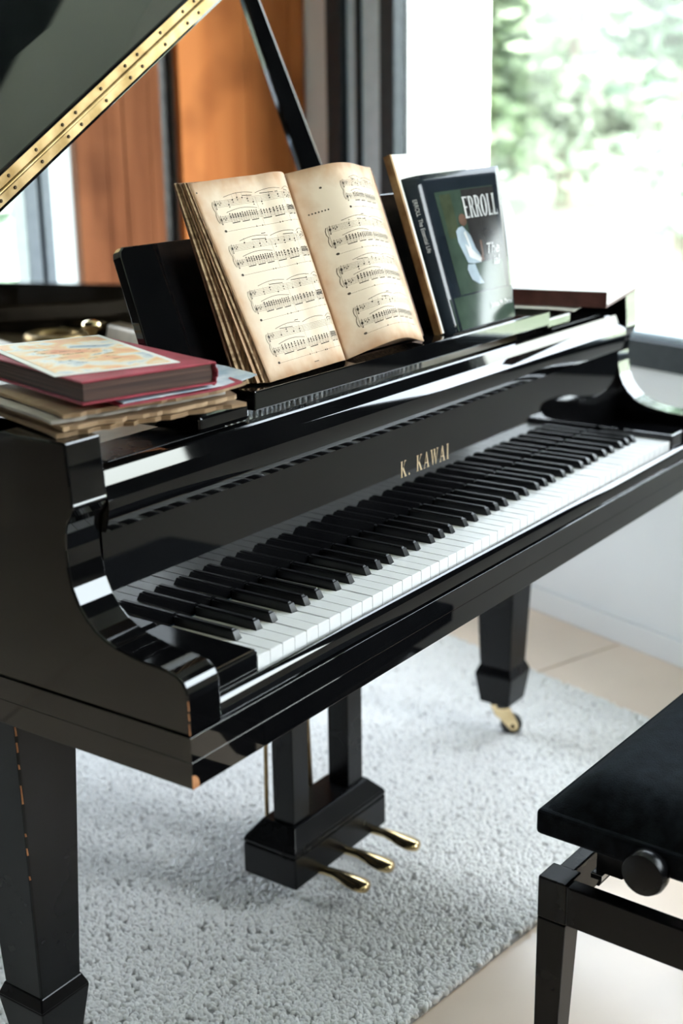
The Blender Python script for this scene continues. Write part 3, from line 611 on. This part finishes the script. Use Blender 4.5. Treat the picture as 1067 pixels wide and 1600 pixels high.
for a, c in (((.524, .420, .118), (.545, .430, ZK - .09)), ((.642, .415, .118), (.640, .42, ZK - .09)), ((.735, .50, .02 + .10), (.640, .44, ZK - .09)), ((.648, .415, .118), (.645, .43, ZK - .09))):
    MB().tube([a, c], .0036, 8).build('pedal_rod', BRS, lyre, smooth=60)

# ------------------------------------------------------------------ open music book on the desk
LN = Vector((0, -math.cos(R(21)), math.sin(R(21))))     # out of the leaning book, towards the player
def V(x, y, z): return Vector((x, y, z + ZK))
def bil(a, b, c, d, u, v_):       # a top-left, b top-right, c bottom-left, d bottom-right, v down
    return (a * (1 - u) + b * u) * (1 - v_) + (c * (1 - u) + d * u) * v_
bk = empty('open_music_book', (.44, .2, ZK + .2555)); tag(bk, 'open music book with yellowed pages of printed notes on the music desk', 'book')
CT = [V(.2085, .2815, .5070), V(.6575, .2815, .5075), V(.2117, .1935, .2570), V(.668, .1935, .2570)]
cvb = V(0, 0, 0)
co = [CT[0], CT[1], CT[3], CT[2]]
MB().hexa([p - LN * .0015 for p in co], [p + LN * .0015 for p in co]).build('cover', BRNC, bk, bevel=0.0008)
LP = [V(.2198, .2654, .5076), V(.4388, .2704, .5140), V(.2450, .1640, .2580), V(.4391, .1690, .2600)]
RP = [V(.4388, .2704, .5140), V(.6356, .2700, .5106), V(.4391, .1690, .2600), V(.6240, .1660, .2570)]
def left_page(u, v_):
    p = bil(*LP, u, v_); t = max(0, (u - .62) / .38)
    return p + LN * (.004 * math.sin(PI * min(u / .8, 1)) + .008 * math.sin(PI * t) * (1 - .25 * v_) - .012 * t ** 3)
def right_page(u, v_):
    p = bil(*RP, u, v_); t = min(u / .40, 1)
    b_ = .029 * (math.sin(PI * .5 * t) ** 1.4 if u < .40 else (.5 + .5 * math.cos(PI * ((u - .40) / .60) * .85)))
    return p + LN * (b_ * (1 - .12 * v_) - .012 * (1 - t) ** 2) + Vector((0, 0, .010 * math.sin(PI * u) * v_))
def back_of(o):       # thicken away from the reader
    t = sum((p.normal for p in o.data.polygons), Vector()); return -1 if t.dot(LN) > 0 else 1
def page(fn, name, parent):
    m = MB().grid(fn, 36, 16)
    o = m.build(name, AGED, parent, smooth=80)
    uvl = o.data.uv_layers.new(name='UVMap')
    for lp_ in o.data.loops:
        vi = lp_.vertex_index; uvl.data[lp_.index].uv = ((vi // 17) / 36, 1 - (vi % 17) / 16)
    sd = o.modifiers.new('thickness', 'SOLIDIFY'); sd.thickness = .0006; sd.offset = back_of(o)
    return o
# page blocks between cover and top pages
def block(fn, c0, c1, d0, d1, name, flip):
    m = MB(); N = 18
    def under(t, v_): return bil(c0, c1, d0, d1, t, v_) + LN * .0016
    tp = [[fn(k / N, v_) - LN * .0012 for k in range(N + 1)] for v_ in (0, 1)]
    bt = [[under(k / N, v_) for k in range(N + 1)] for v_ in (0, 1)]
    for r_ in range(2):
        for k in range(N): m.quad(tp[r_][k], tp[r_][k + 1], bt[r_][k + 1], bt[r_][k])
    for k in (0, N): m.quad(tp[0][k], tp[1][k], bt[1][k], bt[0][k])
    for k in range(N): m.quad(tp[0][k], tp[0][k + 1], tp[1][k + 1], tp[1][k])
    return m.build(name, EDGE, bk)
mt, mb_ = CT[0].lerp(CT[1], .5), CT[2].lerp(CT[3], .5)
block(left_page, CT[0] + Vector((.006, 0, -.003)), mt, CT[2] + Vector((.006, 0, 0.001)), mb_, 'left_page_block', 1)
block(right_page, mt, CT[1] + Vector((-.012, 0, -.003)), mb_, CT[3] + Vector((-.03, 0, 0.001)), 'right_page_block', 0)
pl = page(left_page, 'left_page', bk); pr_ = page(right_page, 'right_page', bk)
# separate leaves fanning at the left edge
for k, (t, zt_) in enumerate(((.18, 0), (.34, .001), (.5, -.001), (.66, .001), (.8, 0), (.92, 0))):
    a = CT[0].lerp(LP[0], t) + Vector((-.004 + .002 * (k % 2), 0, .001)); c = CT[2].lerp(LP[2], t) + Vector((-.003 + .0025 * (k % 3), 0, .0005))
    e0, e1 = a + Vector((.09, .0, 0)), c + Vector((.09, .0, 0))
    d_ = LN * .0007
    MB().hexa([a - d_, e0 - d_, e1 - d_, c - d_], [a + d_, e0 + d_, e1 + d_, c + d_]).build('page_leaf', (TANP, TANP, EDGE, AGED, TANP, EDGE)[k], bk)

# printed score
def score(fn, u0, u1, systems, seed, W_, H_, first_short=False):
    m = MB(); rnd = random.Random(seed)
    def P(u, v_): return fn(u, v_) + LN * .00035
    def line(ua, va, ub, vb, th, n_=None):      # th in metres
        n_ = n_ or max(1, int(abs(ub - ua) * W_ / .006)); du, dv = (ub - ua) * W_, (vb - va) * H_; L2 = math.hypot(du, dv) or 1
        nx, ny = -dv / L2 * th / 2 / W_, du / L2 * th / 2 / H_
        for k in range(n_):
            a, c = k / n_, (k + 1) / n_
            p, q = (ua + (ub - ua) * a, va + (vb - va) * a), (ua + (ub - ua) * c, va + (vb - va) * c)
            m.quad(P(p[0] + nx, p[1] + ny), P(q[0] + nx, q[1] + ny), P(q[0] - nx, q[1] - ny), P(p[0] - nx, p[1] - ny))
    def dot(u, v_, r_, sx=1.25):
        m.quad(*[P(u + r_ * sx * math.cos(k * PI / 4) / W_, v_ + r_ * math.sin(k * PI / 4) / H_) for k in range(8)])
    def slur(ua, va, ub, vb, bow, th=.0006):
        pts = [(ua + (ub - ua) * k / 12, va + (vb - va) * k / 12 - bow * math.sin(PI * k / 12)) for k in range(13)]
        for p, q in zip(pts, pts[1:]): line(p[0], p[1], q[0], q[1], th, 1)
    sp_ = .0020 / H_
    for si, (v0, ua) in enumerate(systems):
        for st, vo in enumerate((0, .076)):
            base = v0 + vo
            for k in range(5): line(ua, base + k * sp_, u1, base + k * sp_, .00028)
            # clef and key signature
            dot(ua + .015, base + 2 * sp_, .0020, .9); line(ua + .018, base - 1.0 * sp_, ua + .013, base + 5.2 * sp_, .0007, 2); dot(ua + .012, base + 5 * sp_, .0009)
            for k in range(3):
                line(ua + .035 + k * .013, base - .5 * sp_ + k % 2 * sp_, ua + .035 + k * .013, base + 2.4 * sp_ + k % 2 * sp_, .0004, 1); dot(ua + .038 + k * .013, base + (1.5 + k % 2) * sp_, .0007)
        # brace and bar lines
        slur(ua - .012, v0 + .02, ua - .012, v0 + .02, 0)
        line(ua, v0, ua, v0 + .076 + 4 * sp_, .0004, 4)
        for k in range(6):
            a = k / 6; line(ua - .008 - .012 * math.sin(a * PI * 2) ** 2, v0 + (.076 + 4 * sp_) * a, ua - .008 - .012 * math.sin((a + 1 / 6) * PI * 2) ** 2, v0 + (.076 + 4 * sp_) * (a + 1 / 6), .0008, 1)
        bars = [ua + (u1 - ua) * q for q in ((.5, .83, 1.0) if not first_short else (.55, 1.0))]
        for bx in bars: line(bx, v0, bx, v0 + .150, .00035, 5)
        # pedal line
        pv = v0 + .150
        line(ua + .02, pv, u1 - .01, pv - .004, .0003); dot(ua + .015, pv - .003, .0018, 1.4)
        for q in range(rnd.randint(3, 5)): 
            uu = ua + (u1 - ua) * (.2 + .75 * rnd.random()); dot(uu, pv - .002, .0009); line(uu, pv - .010, uu, pv, .0003, 1)
        # melody
        edges = [ua + .09] + bars
        for bi in range(len(bars)):
            a, c = edges[bi] + .015, edges[bi + 1] - .01
            if rnd.random() < .75 or bi == 0:
                nn = rnd.randint(3, 6); us = [a + (c - a) * (k + .5) / nn for k in range(nn)]; vs = [v0 + sp_ * rnd.uniform(-1, 4.5) for _ in us]
                for uu, vv in zip(us, vs):
                    dot(uu, vv, .00115); line(uu + .006, vv, uu + .006, vv - 3.2 * sp_, .00032, 1)
                    if rnd.random() < .6: dot(uu, vv + 1.6 * sp_, .0009)
                k = rnd.randint(0, max(0, nn - 3))
                line(us[k] + .006, v0 - 1.6 * sp_, us[min(k + 2, nn - 1)] + .006, v0 - .9 * sp_, .0009, 2)
            slur(a, v0 - 2.2 * sp_, c, v0 - 2.8 * sp_, .010)
            # repeated chords in the bass, grouped under beams
            ng = max(2, int((c - a) / .095))
            for gq in range(ng):
                g0 = a + (c - a) * gq / ng; gw = (c - a) / ng * .74
                for k in range(4):
                    uu = g0 + gw * k / 3
                    for q in range(3): dot(uu, v0 + .070 + q * 1.25 * sp_ + rnd.uniform(-.3, .3) * sp_, .00105)
                    line(uu - .004, v0 + .070, uu - .004, v0 + .076 + 5.2 * sp_, .00032, 1)
                line(g0 - .004, v0 + .076 + 5.2 * sp_, g0 + gw - .002, v0 + .076 + 5.0 * sp_, .0012, 2)
        slur(ua + .08, v0 + .060, ua + (u1 - ua) * .48, v0 + .058, .012)
        if si in (1, 3): 
            for k in range(5): dot(ua + (u1 - ua) * .42 + k * .009, v0 - 4.6 * sp_, .0006, 1.6)
    return m, P, line, dot
ms, P_, ln_, dt_ = score(left_page, .12, .93, [(.105, .13), (.325, .125), (.555, .13), (.775, .14)], 5, .215, .275)
for k in range(5): dt_(.53 + k * .012, .965, .0008, 1.2)
dt_(.03, .05, .0012)
ms.build('printed_notes', INK, pl, normals=False)['kind'] = 'stuff'
ms, P_, ln_, dt_ = score(right_page, .15, .93, [(.10, .36), (.325, .15), (.54, .14), (.765, .16)], 9, .20, .275, True)
for k in range(7): dt_(.07 + k * .021, .235, .0012, 1.0)
dt_(.19, .115, .0016)
ms.build('printed_notes', INK, pr_, normals=False)['kind'] = 'stuff'

# ------------------------------------------------------------------ glossy song book and the old score behind it
NAVY = mat('glossy_navy_cover', (0.012, 0.017, 0.024), 0.12, spec=0.3); noise_col(NAVY, (0.008, 0.012, 0.017), (0.013, 0.018, 0.025), (10, 10, 10), 3, rough=(0.09, 0.15))
def flat(name, c, r_=0.12):
    m = mat(name, c, r_, spec=0.3); noise_col(m, tuple(x * .85 for x in c), tuple(min(1, x * 1.15) for x in c), (30, 30, 30), 3, rough=(r_ * .8, r_ * 1.3)); return m
GRNP = flat('printed_green', (0.036, 0.056, 0.042)); BRNP = flat('printed_dark_brown', (0.022, 0.020, 0.020)); WHTP = flat('printed_white', (0.55, 0.55, 0.56)); SUIT = flat('printed_pale_suit', (0.30, 0.36, 0.42)); SKIN = flat('printed_skin', (0.11, 0.065, 0.048)); OLIV = flat('printed_olive', (0.045, 0.055, 0.032))
sb = empty('song_book', (.8, .17, ZK + .2555)); tag(sb, 'glossy dark song book with a figure in a pale suit, leaning on the music desk', 'book')
EL = [V(.700, .2480, .4940), V(.918, .2050, .5035), V(.703, .1630, .2570), V(.920, .1660, .2570)]
def cover_f(u, v_):
    p = bil(*EL, u, v_)
    return p + LN * (.006 * math.sin(PI * u) * (.35 + .65 * v_) - .016 * max(0, (.14 - u) / .14) ** 2)
m = MB().grid(cover_f, 24, 16)
fc = m.build('front_cover', NAVY, sb, smooth=80); sd = fc.modifiers.new('thickness', 'SOLIDIFY'); sd.thickness = .0010; sd.offset = back_of(fc)
# pages behind the cover
m = MB()
def bkf(u, v_): return cover_f(u, v_) - LN * (.010 - .002 * u) + Vector((-.002 * u, 0, -.0005))
N = 12
for v_ in (0, 1):
    for k in range(N):
        dn = Vector((0, 0, -.002 if v_ == 0 else .001))
        m.quad(cover_f(k / N, v_) - LN * .0015 + dn, cover_f((k + 1) / N, v_) - LN * .0015 + dn, bkf((k + 1) / N, v_) + dn, bkf(k / N, v_) + dn)
m.build('song_pages', PAPW, sb)
m = MB().grid(lambda u, v_: bkf(u, v_), 4, 2); bc = m.build('back_cover', NAVY, sb); sd = bc.modifiers.new('thickness', 'SOLIDIFY'); sd.thickness = .001; sd.offset = 0
m = MB(); m.quad(*[cover_f(0, v_) for v_ in (0, .5, 1)] + [bkf(0, v_) for v_ in (1, .5, 0)]); m.build('spine', NAVY, sb)
def cpt(u, v_, k=1): return cover_f(u, v_) + LN * (.00025 * k)
def cpatch(u0, u1, v0, v1, mt_, name, k):
    MB().grid(lambda a, c: cpt(u0 + (u1 - u0) * a, v0 + (v1 - v0) * c, k), 14, 10).build(name, mt_, fc, normals=False, smooth=80)
cpatch(.24, .90, .12, .78, GRNP, 'printed_picture', 1)
cpatch(.10, .985, .79, .995, GRNP, 'printed_picture', 1)
cpatch(.52, .90, .125, .60, BRNP, 'printed_picture', 2)
cpatch(.28, .40, .14, .42, OLIV, 'printed_picture', 2)
def cpoly(pts, mt_, name, k): MB().quad(*[cpt(a, c, k) for a, c in pts]).build(name, mt_, fc, normals=False)
cpoly([(.40, .36), (.45, .355), (.52, .42), (.55, .50), (.60, .565), (.585, .60), (.49, .60), (.42, .59), (.36, .45), (.365, .38)], SUIT, 'printed_figure', 4)
cpoly([(.41, .60), (.50, .605), (.525, .68), (.565, .735), (.50, .735), (.42, .70), (.39, .63)], SUIT, 'printed_figure', 5)
cpoly([(.47 + .045 * math.cos(k * PI / 6), .315 + .04 * math.sin(k * PI / 6)) for k in range(12)], SKIN, 'printed_figure', 4)
cpoly([(.445, .40), (.47, .385), (.50, .50), (.49, .52)], WHTP, 'printed_figure', 5)
cpoly([(.43, .47), (.47, .49), (.60, .575), (.585, .60), (.45, .555)], WHTP, 'printed_figure', 6)
cpoly([(.585, .565), (.63, .55), (.635, .585), (.60, .60)], SKIN, 'printed_figure', 5)
cpoly([(.62, .46), (.645, .46), (.64, .56), (.615, .56)], SKIN, 'printed_figure', 5)
CW, CH = .222, .262
tw2 = text_width('ERROLL', .036, .60, .05)
lettering('ERROLL', .036, lambda x, y: cpt(.505 + x / CW, .31 - y / CH, 6), .60, .05).build('title_lettering', WHTP, fc, normals=False)
def font_mesh(text, size, fn, shear=0.0):
    cu = bpy.data.curves.new('t', 'FONT'); cu.body = text; cu.size = size; cu.shear = shear; ob = bpy.data.objects.new('t', cu); COL.objects.link(ob)
    dg = bpy.context.evaluated_depsgraph_get(); me = ob.evaluated_get(dg).to_mesh(); m = MB()
    for p in me.polygons: m.quad(*[fn(me.vertices[i].co.x, me.vertices[i].co.y) for i in p.vertices])
    ob.evaluated_get(dg).to_mesh_clear(); bpy.data.objects.remove(ob); bpy.data.curves.remove(cu); return m
font_mesh('The', .026, lambda x, y: cpt(.67 + x / CW, .555 - y / CH, 6), .35).build('script_lettering', WHTP, fc, normals=False)
font_mesh('ial', .022, lambda x, y: cpt(.75 + x / CW, .63 - y / CH, 6), .35).build('script_lettering', WHTP, fc, normals=False)
font_mesh('James M. Doran', .0125, lambda x, y: cpt(.60 + x / CW, .90 - y / CH, 6)).build('author_lettering', WHTP, fc, normals=False)
font_mesh('ERROLL  The Essential Life', .008, lambda x, y: cpt(.045 + y / CW, .14 + x / CH, 3)).build('spine_lettering', WHTP, fc, normals=False)

os_ = empty('old_score', (.8, .2, ZK + .2555)); tag(os_, 'worn cream score with brown spine standing behind the glossy song book', 'book')
OB = [V(.6955, .2725, .5272), V(.918, .2755, .5242), V(.697, .1790, .2570), V(.918, .1850, .2570)]
for off, th, mt_, nm in ((.0, .0016, PAPW, 'front_cover'), (-.0085, .0070, TANP, 'page_block'), (-.0105, .0016, BRNC, 'back_cover')):
    q = [OB[0], OB[1], OB[3], OB[2]]
    MB().hexa([p + LN * (off) - LN * .0 for p in q], [p + LN * (off + th) for p in q]).build(nm, mt_, os_, bevel=0.0004, seg=1)
m = MB(); q = [OB[0], OB[2]]
dx = Vector((.002, 0, 0)); m.hexa([q[0] - LN * .0108 - dx * 1.3, q[0] + LN * .0022 - dx * 1.3, q[0] + LN * .0022 + dx, q[0] - LN * .0108 + dx], [q[1] - LN * .0108 - dx, q[1] + LN * .0022 - dx, q[1] + LN * .0022 + dx, q[1] - LN * .0108 + dx])
SPIN = mat('worn_spine', (0.35, 0.2, 0.09), 0.8); noise_col(SPIN, (0.24, 0.12, 0.05), (0.5, 0.32, 0.16), (30, 30, 30), 5, bump=0.4)
m.build('spine', SPIN, os_)

# ------------------------------------------------------------------ books and papers lying on the piano
def lying(name, label, cat, x, y, rz, wd, dp, z0, th, parts, group=None, curl=0.0):
    """x, y: front-left corner; parts builds meshes in local space"""
    e = empty(name, (x, y, ZK + z0), rz); tag(e, label, cat, group)
    mw = WORLD[e.name]
    for nm, mb, mt_, bv in parts:
        me = mb.mesh(nm); me.materials.append(mt_); o = bpy.data.objects.new(nm, me); COL.objects.link(o); o.parent = e
        if bv: b_ = o.modifiers.new('edge', 'BEVEL'); b_.width = bv; b_.segments = 2; b_.limit_method = 'ANGLE'
    return e
def wavy(wd, dp, z0, th, seed, amp=.002, tear=.004, lift=0.0, nx=26, ny=8):
    rnd = random.Random(seed); m = MB()
    ph = [rnd.uniform(0, 6.28) for _ in range(6)]
    ex_ = [rnd.uniform(-tear, tear * .4) for _ in range(nx + 1)]; ey = [rnd.uniform(-tear * 1.5, tear * .4) for _ in range(ny + 1)]
    def f(u, v_, h_):
        a = int(round(u * nx)); c = int(round(v_ * ny))
        x = wd * u + (ey[c] if a == nx else 0); y = dp * v_ + (-ex_[a] if c == 0 else 0)
        z = z0 + h_ + (amp * math.sin(7 * u + ph[0]) * math.sin(3 * v_ + ph[1]) + amp) * (1 if h_ else .5) + lift * max(0, u - .7) ** 2 * 11 - .0018 * max(0, .15 - v_) * 6
        return (x, y, z)
    k = len(m.v); m.grid(lambda u, v_: f(u, v_, th), nx, ny); k2 = len(m.v); m.grid(lambda u, v_: f(u, v_, 0), nx, ny)
    def ix(a, c, b_): return b_ + a * (ny + 1) + c
    for a in range(nx):
        for c in (0, ny): m.f.append((ix(a, c, k), ix(a + 1, c, k), ix(a + 1, c, k2), ix(a, c, k2)))
    for c in range(ny):
        for a in (0, nx): m.f.append((ix(a, c, k), ix(a, c + 1, k), ix(a, c + 1, k2), ix(a, c, k2)))
    return m
TANL = mat('pale_tan_paper', (0.6, 0.45, 0.29), 0.8); noise_col(TANL, (0.24, 0.14, 0.07), (0.52, 0.37, 0.23), (5, 9, 120), 4, bump=0.3)
GREYP = mat('grey_paper', (0.4, 0.37, 0.33), 0.8); noise_col(GREYP, (0.28, 0.25, 0.22), (0.5, 0.46, 0.42), (5, 9, 120), 4)
ST = [('ragged tan music booklet at the bottom of the left paper stack', -.132, .158, -16, .245, .20, .262, .006, TANP, .006, .0),
      ('pale tan booklet second from the bottom of the left stack', -.128, .152, -15, .235, .20, .2695, .006, TANL, .005, .003),
      ('greyish old booklet in the middle of the left paper stack', -.135, .160, -14, .230, .20, .2775, .004, GREYP, .003, .0),
      ('tan booklet with a curled corner below the blue-white papers', -.126, .150, -16, .240, .20, .2835, .005, TANL, .004, .006)]
for lab, x, y, a, wd, dp, z0, th, mt_, tear, lift in ST:
    lying('music_booklet', lab, 'booklet', x, y, R(a), wd, dp, z0, th, [('pages', wavy(wd, dp, 0, th * .75, int(z0 * 1e4), .0008, tear, lift), mt_, 0)], 'booklets in the left stack')
lying('red_folder', 'thin dark red folder peeking out under the pale blue sheet', 'folder', -.075, .118, R(-14), .165, .17, .2905, .002, [('cover', wavy(.165, .17, 0, .002, 5, .0004, 0, .004), MARO if False else REDC, 0)])
lying('blue_paper', 'pale blue and white sheet sticking out under the thick red book', 'paper', -.070, .118, R(-13), .182, .17, .2940, .0012, [('sheet', wavy(.185, .17, 0, .0010, 8, .0004, .001, .006), BLUP, 0)])
# thick red book
RBW, RBD, RBT = .172, .25, .026
pts = [('cover', MB().box(0, RBW, 0, RBD, 0, .0025), REDC, .001), ('page_block', MB().box(.004, RBW - .003, .004, RBD, .0026, RBT - .0026), EDGD, 0),
       ('top_cover', MB().box(0, RBW, 0, RBD, RBT - .0025, RBT), REDC, .001)]
rb = lying('red_book', 'thick red clothbound book on top of the left paper stack', 'book', -.118, .130, R(-15), RBW, RBD, .2975, RBT, pts)
m = MB(); k = 8
arc = [(RBW - .004 + .0055 * math.cos(R(-90 + 180 * q / k)), RBT / 2 + RBT / 2 * math.sin(R(-90 + 180 * q / k))) for q in range(k + 1)]
for q in range(k): m.quad((arc[q][0], 0, arc[q][1]), (arc[q + 1][0], 0, arc[q + 1][1]), (arc[q + 1][0], RBD, arc[q + 1][1]), (arc[q][0], RBD, arc[q][1]))
me = m.mesh('spine', 60); me.materials.append(REDC); o = bpy.data.objects.new('spine', me); COL.objects.link(o); o.parent = rb; sd = o.modifiers.new('t', 'SOLIDIFY'); sd.thickness = .0015; sd.offset = -1
# flyer
FLY = mat('watercolour_flyer', (0.85, 0.6, 0.45), 0.5)
n, l, b = nodes(FLY); tc = n.new('ShaderNodeTexCoord'); nz = n.new('ShaderNodeTexNoise'); nz.inputs['Scale'].default_value = 22; nz.inputs['Detail'].default_value = 4; nz.inputs['Distortion'].default_value = .6
cr = n.new('ShaderNodeValToRGB'); E_ = cr.color_ramp.elements; E_[0].position = .30; E_[0].color = (.32, .4, .5, 1); E_[1].position = .72; E_[1].color = (.72, .22, .10, 1)
for p_, c_ in ((.42, (.76, .74, .70, 1)), (.50, (.82, .55, .28, 1)), (.60, (.80, .42, .24, 1))):
    q = E_.new(p_); q.color = c_
l.new(tc.outputs['Object'], nz.inputs['Vector']); l.new(nz.outputs['Fac'], cr.inputs[0]); l.new(cr.outputs[0], b.inputs['Base Color'])
fl = lying('flyer', 'white bordered flyer with orange watercolour lying on the red book', 'flyer', -.116, .172, R(-23), .148, .24, .2975 + RBT + .0004, .0008,
      [('sheet', MB().box(0, .148, 0, .24, 0, .0007), PAPW, 0), ('printed_picture', MB().box(.008, .140, .008, .232, .0007, .0010), FLY, 0)])
m = MB(); rr = random.Random(4)
for k in range(60):
    x, y = rr.uniform(.03, .11), .06 + .02 * rr.randint(0, 5) + rr.uniform(0, .004); m.quad((x, y, .0012), (x + rr.uniform(.002, .009), y, .0012), (x + rr.uniform(.002, .009), y + .0013, .0012), (x, y + .0013, .0012))
me = m.mesh('printed_words'); me.materials.append(INK); o = bpy.data.objects.new('printed_words', me); COL.objects.link(o); o.parent = fl; o['kind'] = 'stuff'
# book on the right end
GREYT = mat('off_white_cover', (0.82, 0.80, 0.80), 0.5); noise_col(GREYT, (0.78, 0.76, 0.76), (0.85, 0.83, 0.83), (14, 14, 14), 3)
lying('loose_sheet', 'thin white sheet under the maroon book on the right end of the piano', 'paper', 1.005, .10, R(12), .20, .20, .2605, .0012, [('sheet', wavy(.2, .2, 0, .001, 12, .0002, 0, 0), PAPW, 0)])
RB2W, RB2D, RB2T = .315, .235, .0275
lying('maroon_book', 'flat white topped book with a maroon spine on the right end of the piano', 'book', 1.043, .058, R(12), RB2W, RB2D, .2630, RB2T,
      [('cover', MB().box(.003, RB2W, 0, RB2D, 0, .0022), MARO, .0008), ('page_block', MB().box(.004, RB2W - .004, .004, RB2D - .004, .0023, RB2T - .0023), PAPW, 0),
       ('top_cover', MB().box(.003, RB2W, 0, RB2D, RB2T - .0022, RB2T), GREYT, .0008), ('spine', MB().box(0, .0028, -.0005, RB2D, 0, RB2T - .0003), MARO, .001)])

# ------------------------------------------------------------------ bench
BC = Vector((.250, -.237, 0)); bench = empty('piano_bench', BC, R(-2.5)); tag(bench, 'black adjustable piano bench with velvet seat and side knob', 'bench')
BL, BD = .56, .325
def bpart(name, mb, mt_, parent=None, bevel=0, seg=2, smooth=None):
    me = mb.mesh(name, smooth); me.materials.append(mt_); o = bpy.data.objects.new(name, me); COL.objects.link(o); o.parent = parent or bench
    if bevel: b_ = o.modifiers.new('edge', 'BEVEL'); b_.width = bevel; b_.segments = seg; b_.limit_method = 'ANGLE'
    return o
for lx in (0, 1):
    for ly_ in (0, 1):
        x0 = 0 if lx == 0 else BL - .040; y0 = -.040 if ly_ == 0 else -BD
        x1, y1 = x0 + .040, y0 + .040
        tx = .010 if lx == 0 else -.010; ty = -.010 if ly_ == 0 else .010
        bx = (x0, x1 - .012) if lx == 0 else (x0 + .012, x1); by = (y0 + .012, y1) if ly_ == 0 else (y0, y1 - .012)
        mb = MB().hexa([(bx[0], by[0], 0), (bx[1], by[0], 0), (bx[1], by[1], 0), (bx[0], by[1], 0)], [(x0, y0, .332), (x1, y0, .332), (x1, y1, .332), (x0, y1, .332)])
        mb.hexa([(x0, y0, .332), (x1, y0, .332), (x1, y1, .332), (x0, y1, .332)], [(x0, y0, .390), (x1, y0, .390), (x1, y1, .390), (x0, y1, .390)])
        bpart('leg', mb, LACS, None, .002)
for yy in (-.030, -BD + .008): bpart('rail', MB().box(.040, BL - .040, yy, yy + .022, .333, .388), LACS, None, .002)
for xx in (0.0, BL - .022): bpart('rail', MB().box(xx, xx + .022, -BD + .040, -.040, .333, .388), LACS, None, .002)
sf = bpart('seat_frame', MB().box(-.004, BL + .004, -BD - .004, .004, .450, .484), VELV, None, .006, 3)
def cush(u, v_):
    e_ = min(1, min(u, 1 - u) * BL / .075); e2 = min(1, min(v_, 1 - v_) * BD / .075)
    f = lambda t: 1 - (1 - t) ** 2.2
    return (.001 + (BL - .002) * u, -.001 - (BD - .002) * v_, .4815 + .046 * min(f(e_), 1) * min(f(e2), 1))
bpart('seat_cushion', MB().grid(cush, 40, 28), VELV, None, 0, 2, 80)
kn = bpart('height_knob', MB().lathe((0, 0, 0), [(.010, .018), (.014, .010), (.022, .006), (.0275, 0), (.0280, -.010), (.0255, -.017), (.012, -.019)], 'X', 28), LACS, None, 0, 2, 50); kn.location = (-.010, -.150, .458)
bpart('knob_shaft', MB().tube([(-.004, -.150, .458), (.12, -.150, .445)], .006, 10), STEEL, None, 0, 2, 60)
for yy in (-.062, -BD + .058):
    bpart('lift_arm', MB().hexa([(.045, yy, .375), (.075, yy, .375), (.075, yy + .004, .375), (.045, yy + .004, .375)], [(.190, yy, .450), (.230, yy, .450), (.230, yy + .004, .450), (.190, yy + .004, .450)]), DARKM)
bpart('lift_frame', MB().box(.040, BL - .040, -.068, -.052, .386, .394), STEEL, None, .001)
bpart('lift_plate', MB().hexa([(.050, -.09, .392), (.054, -.09, .392), (.054, -.055, .392), (.050, -.055, .392)], [(.050, -.16, .450), (.054, -.16, .450), (.054, -.055, .450), (.050, -.055, .450)]), DARKM)
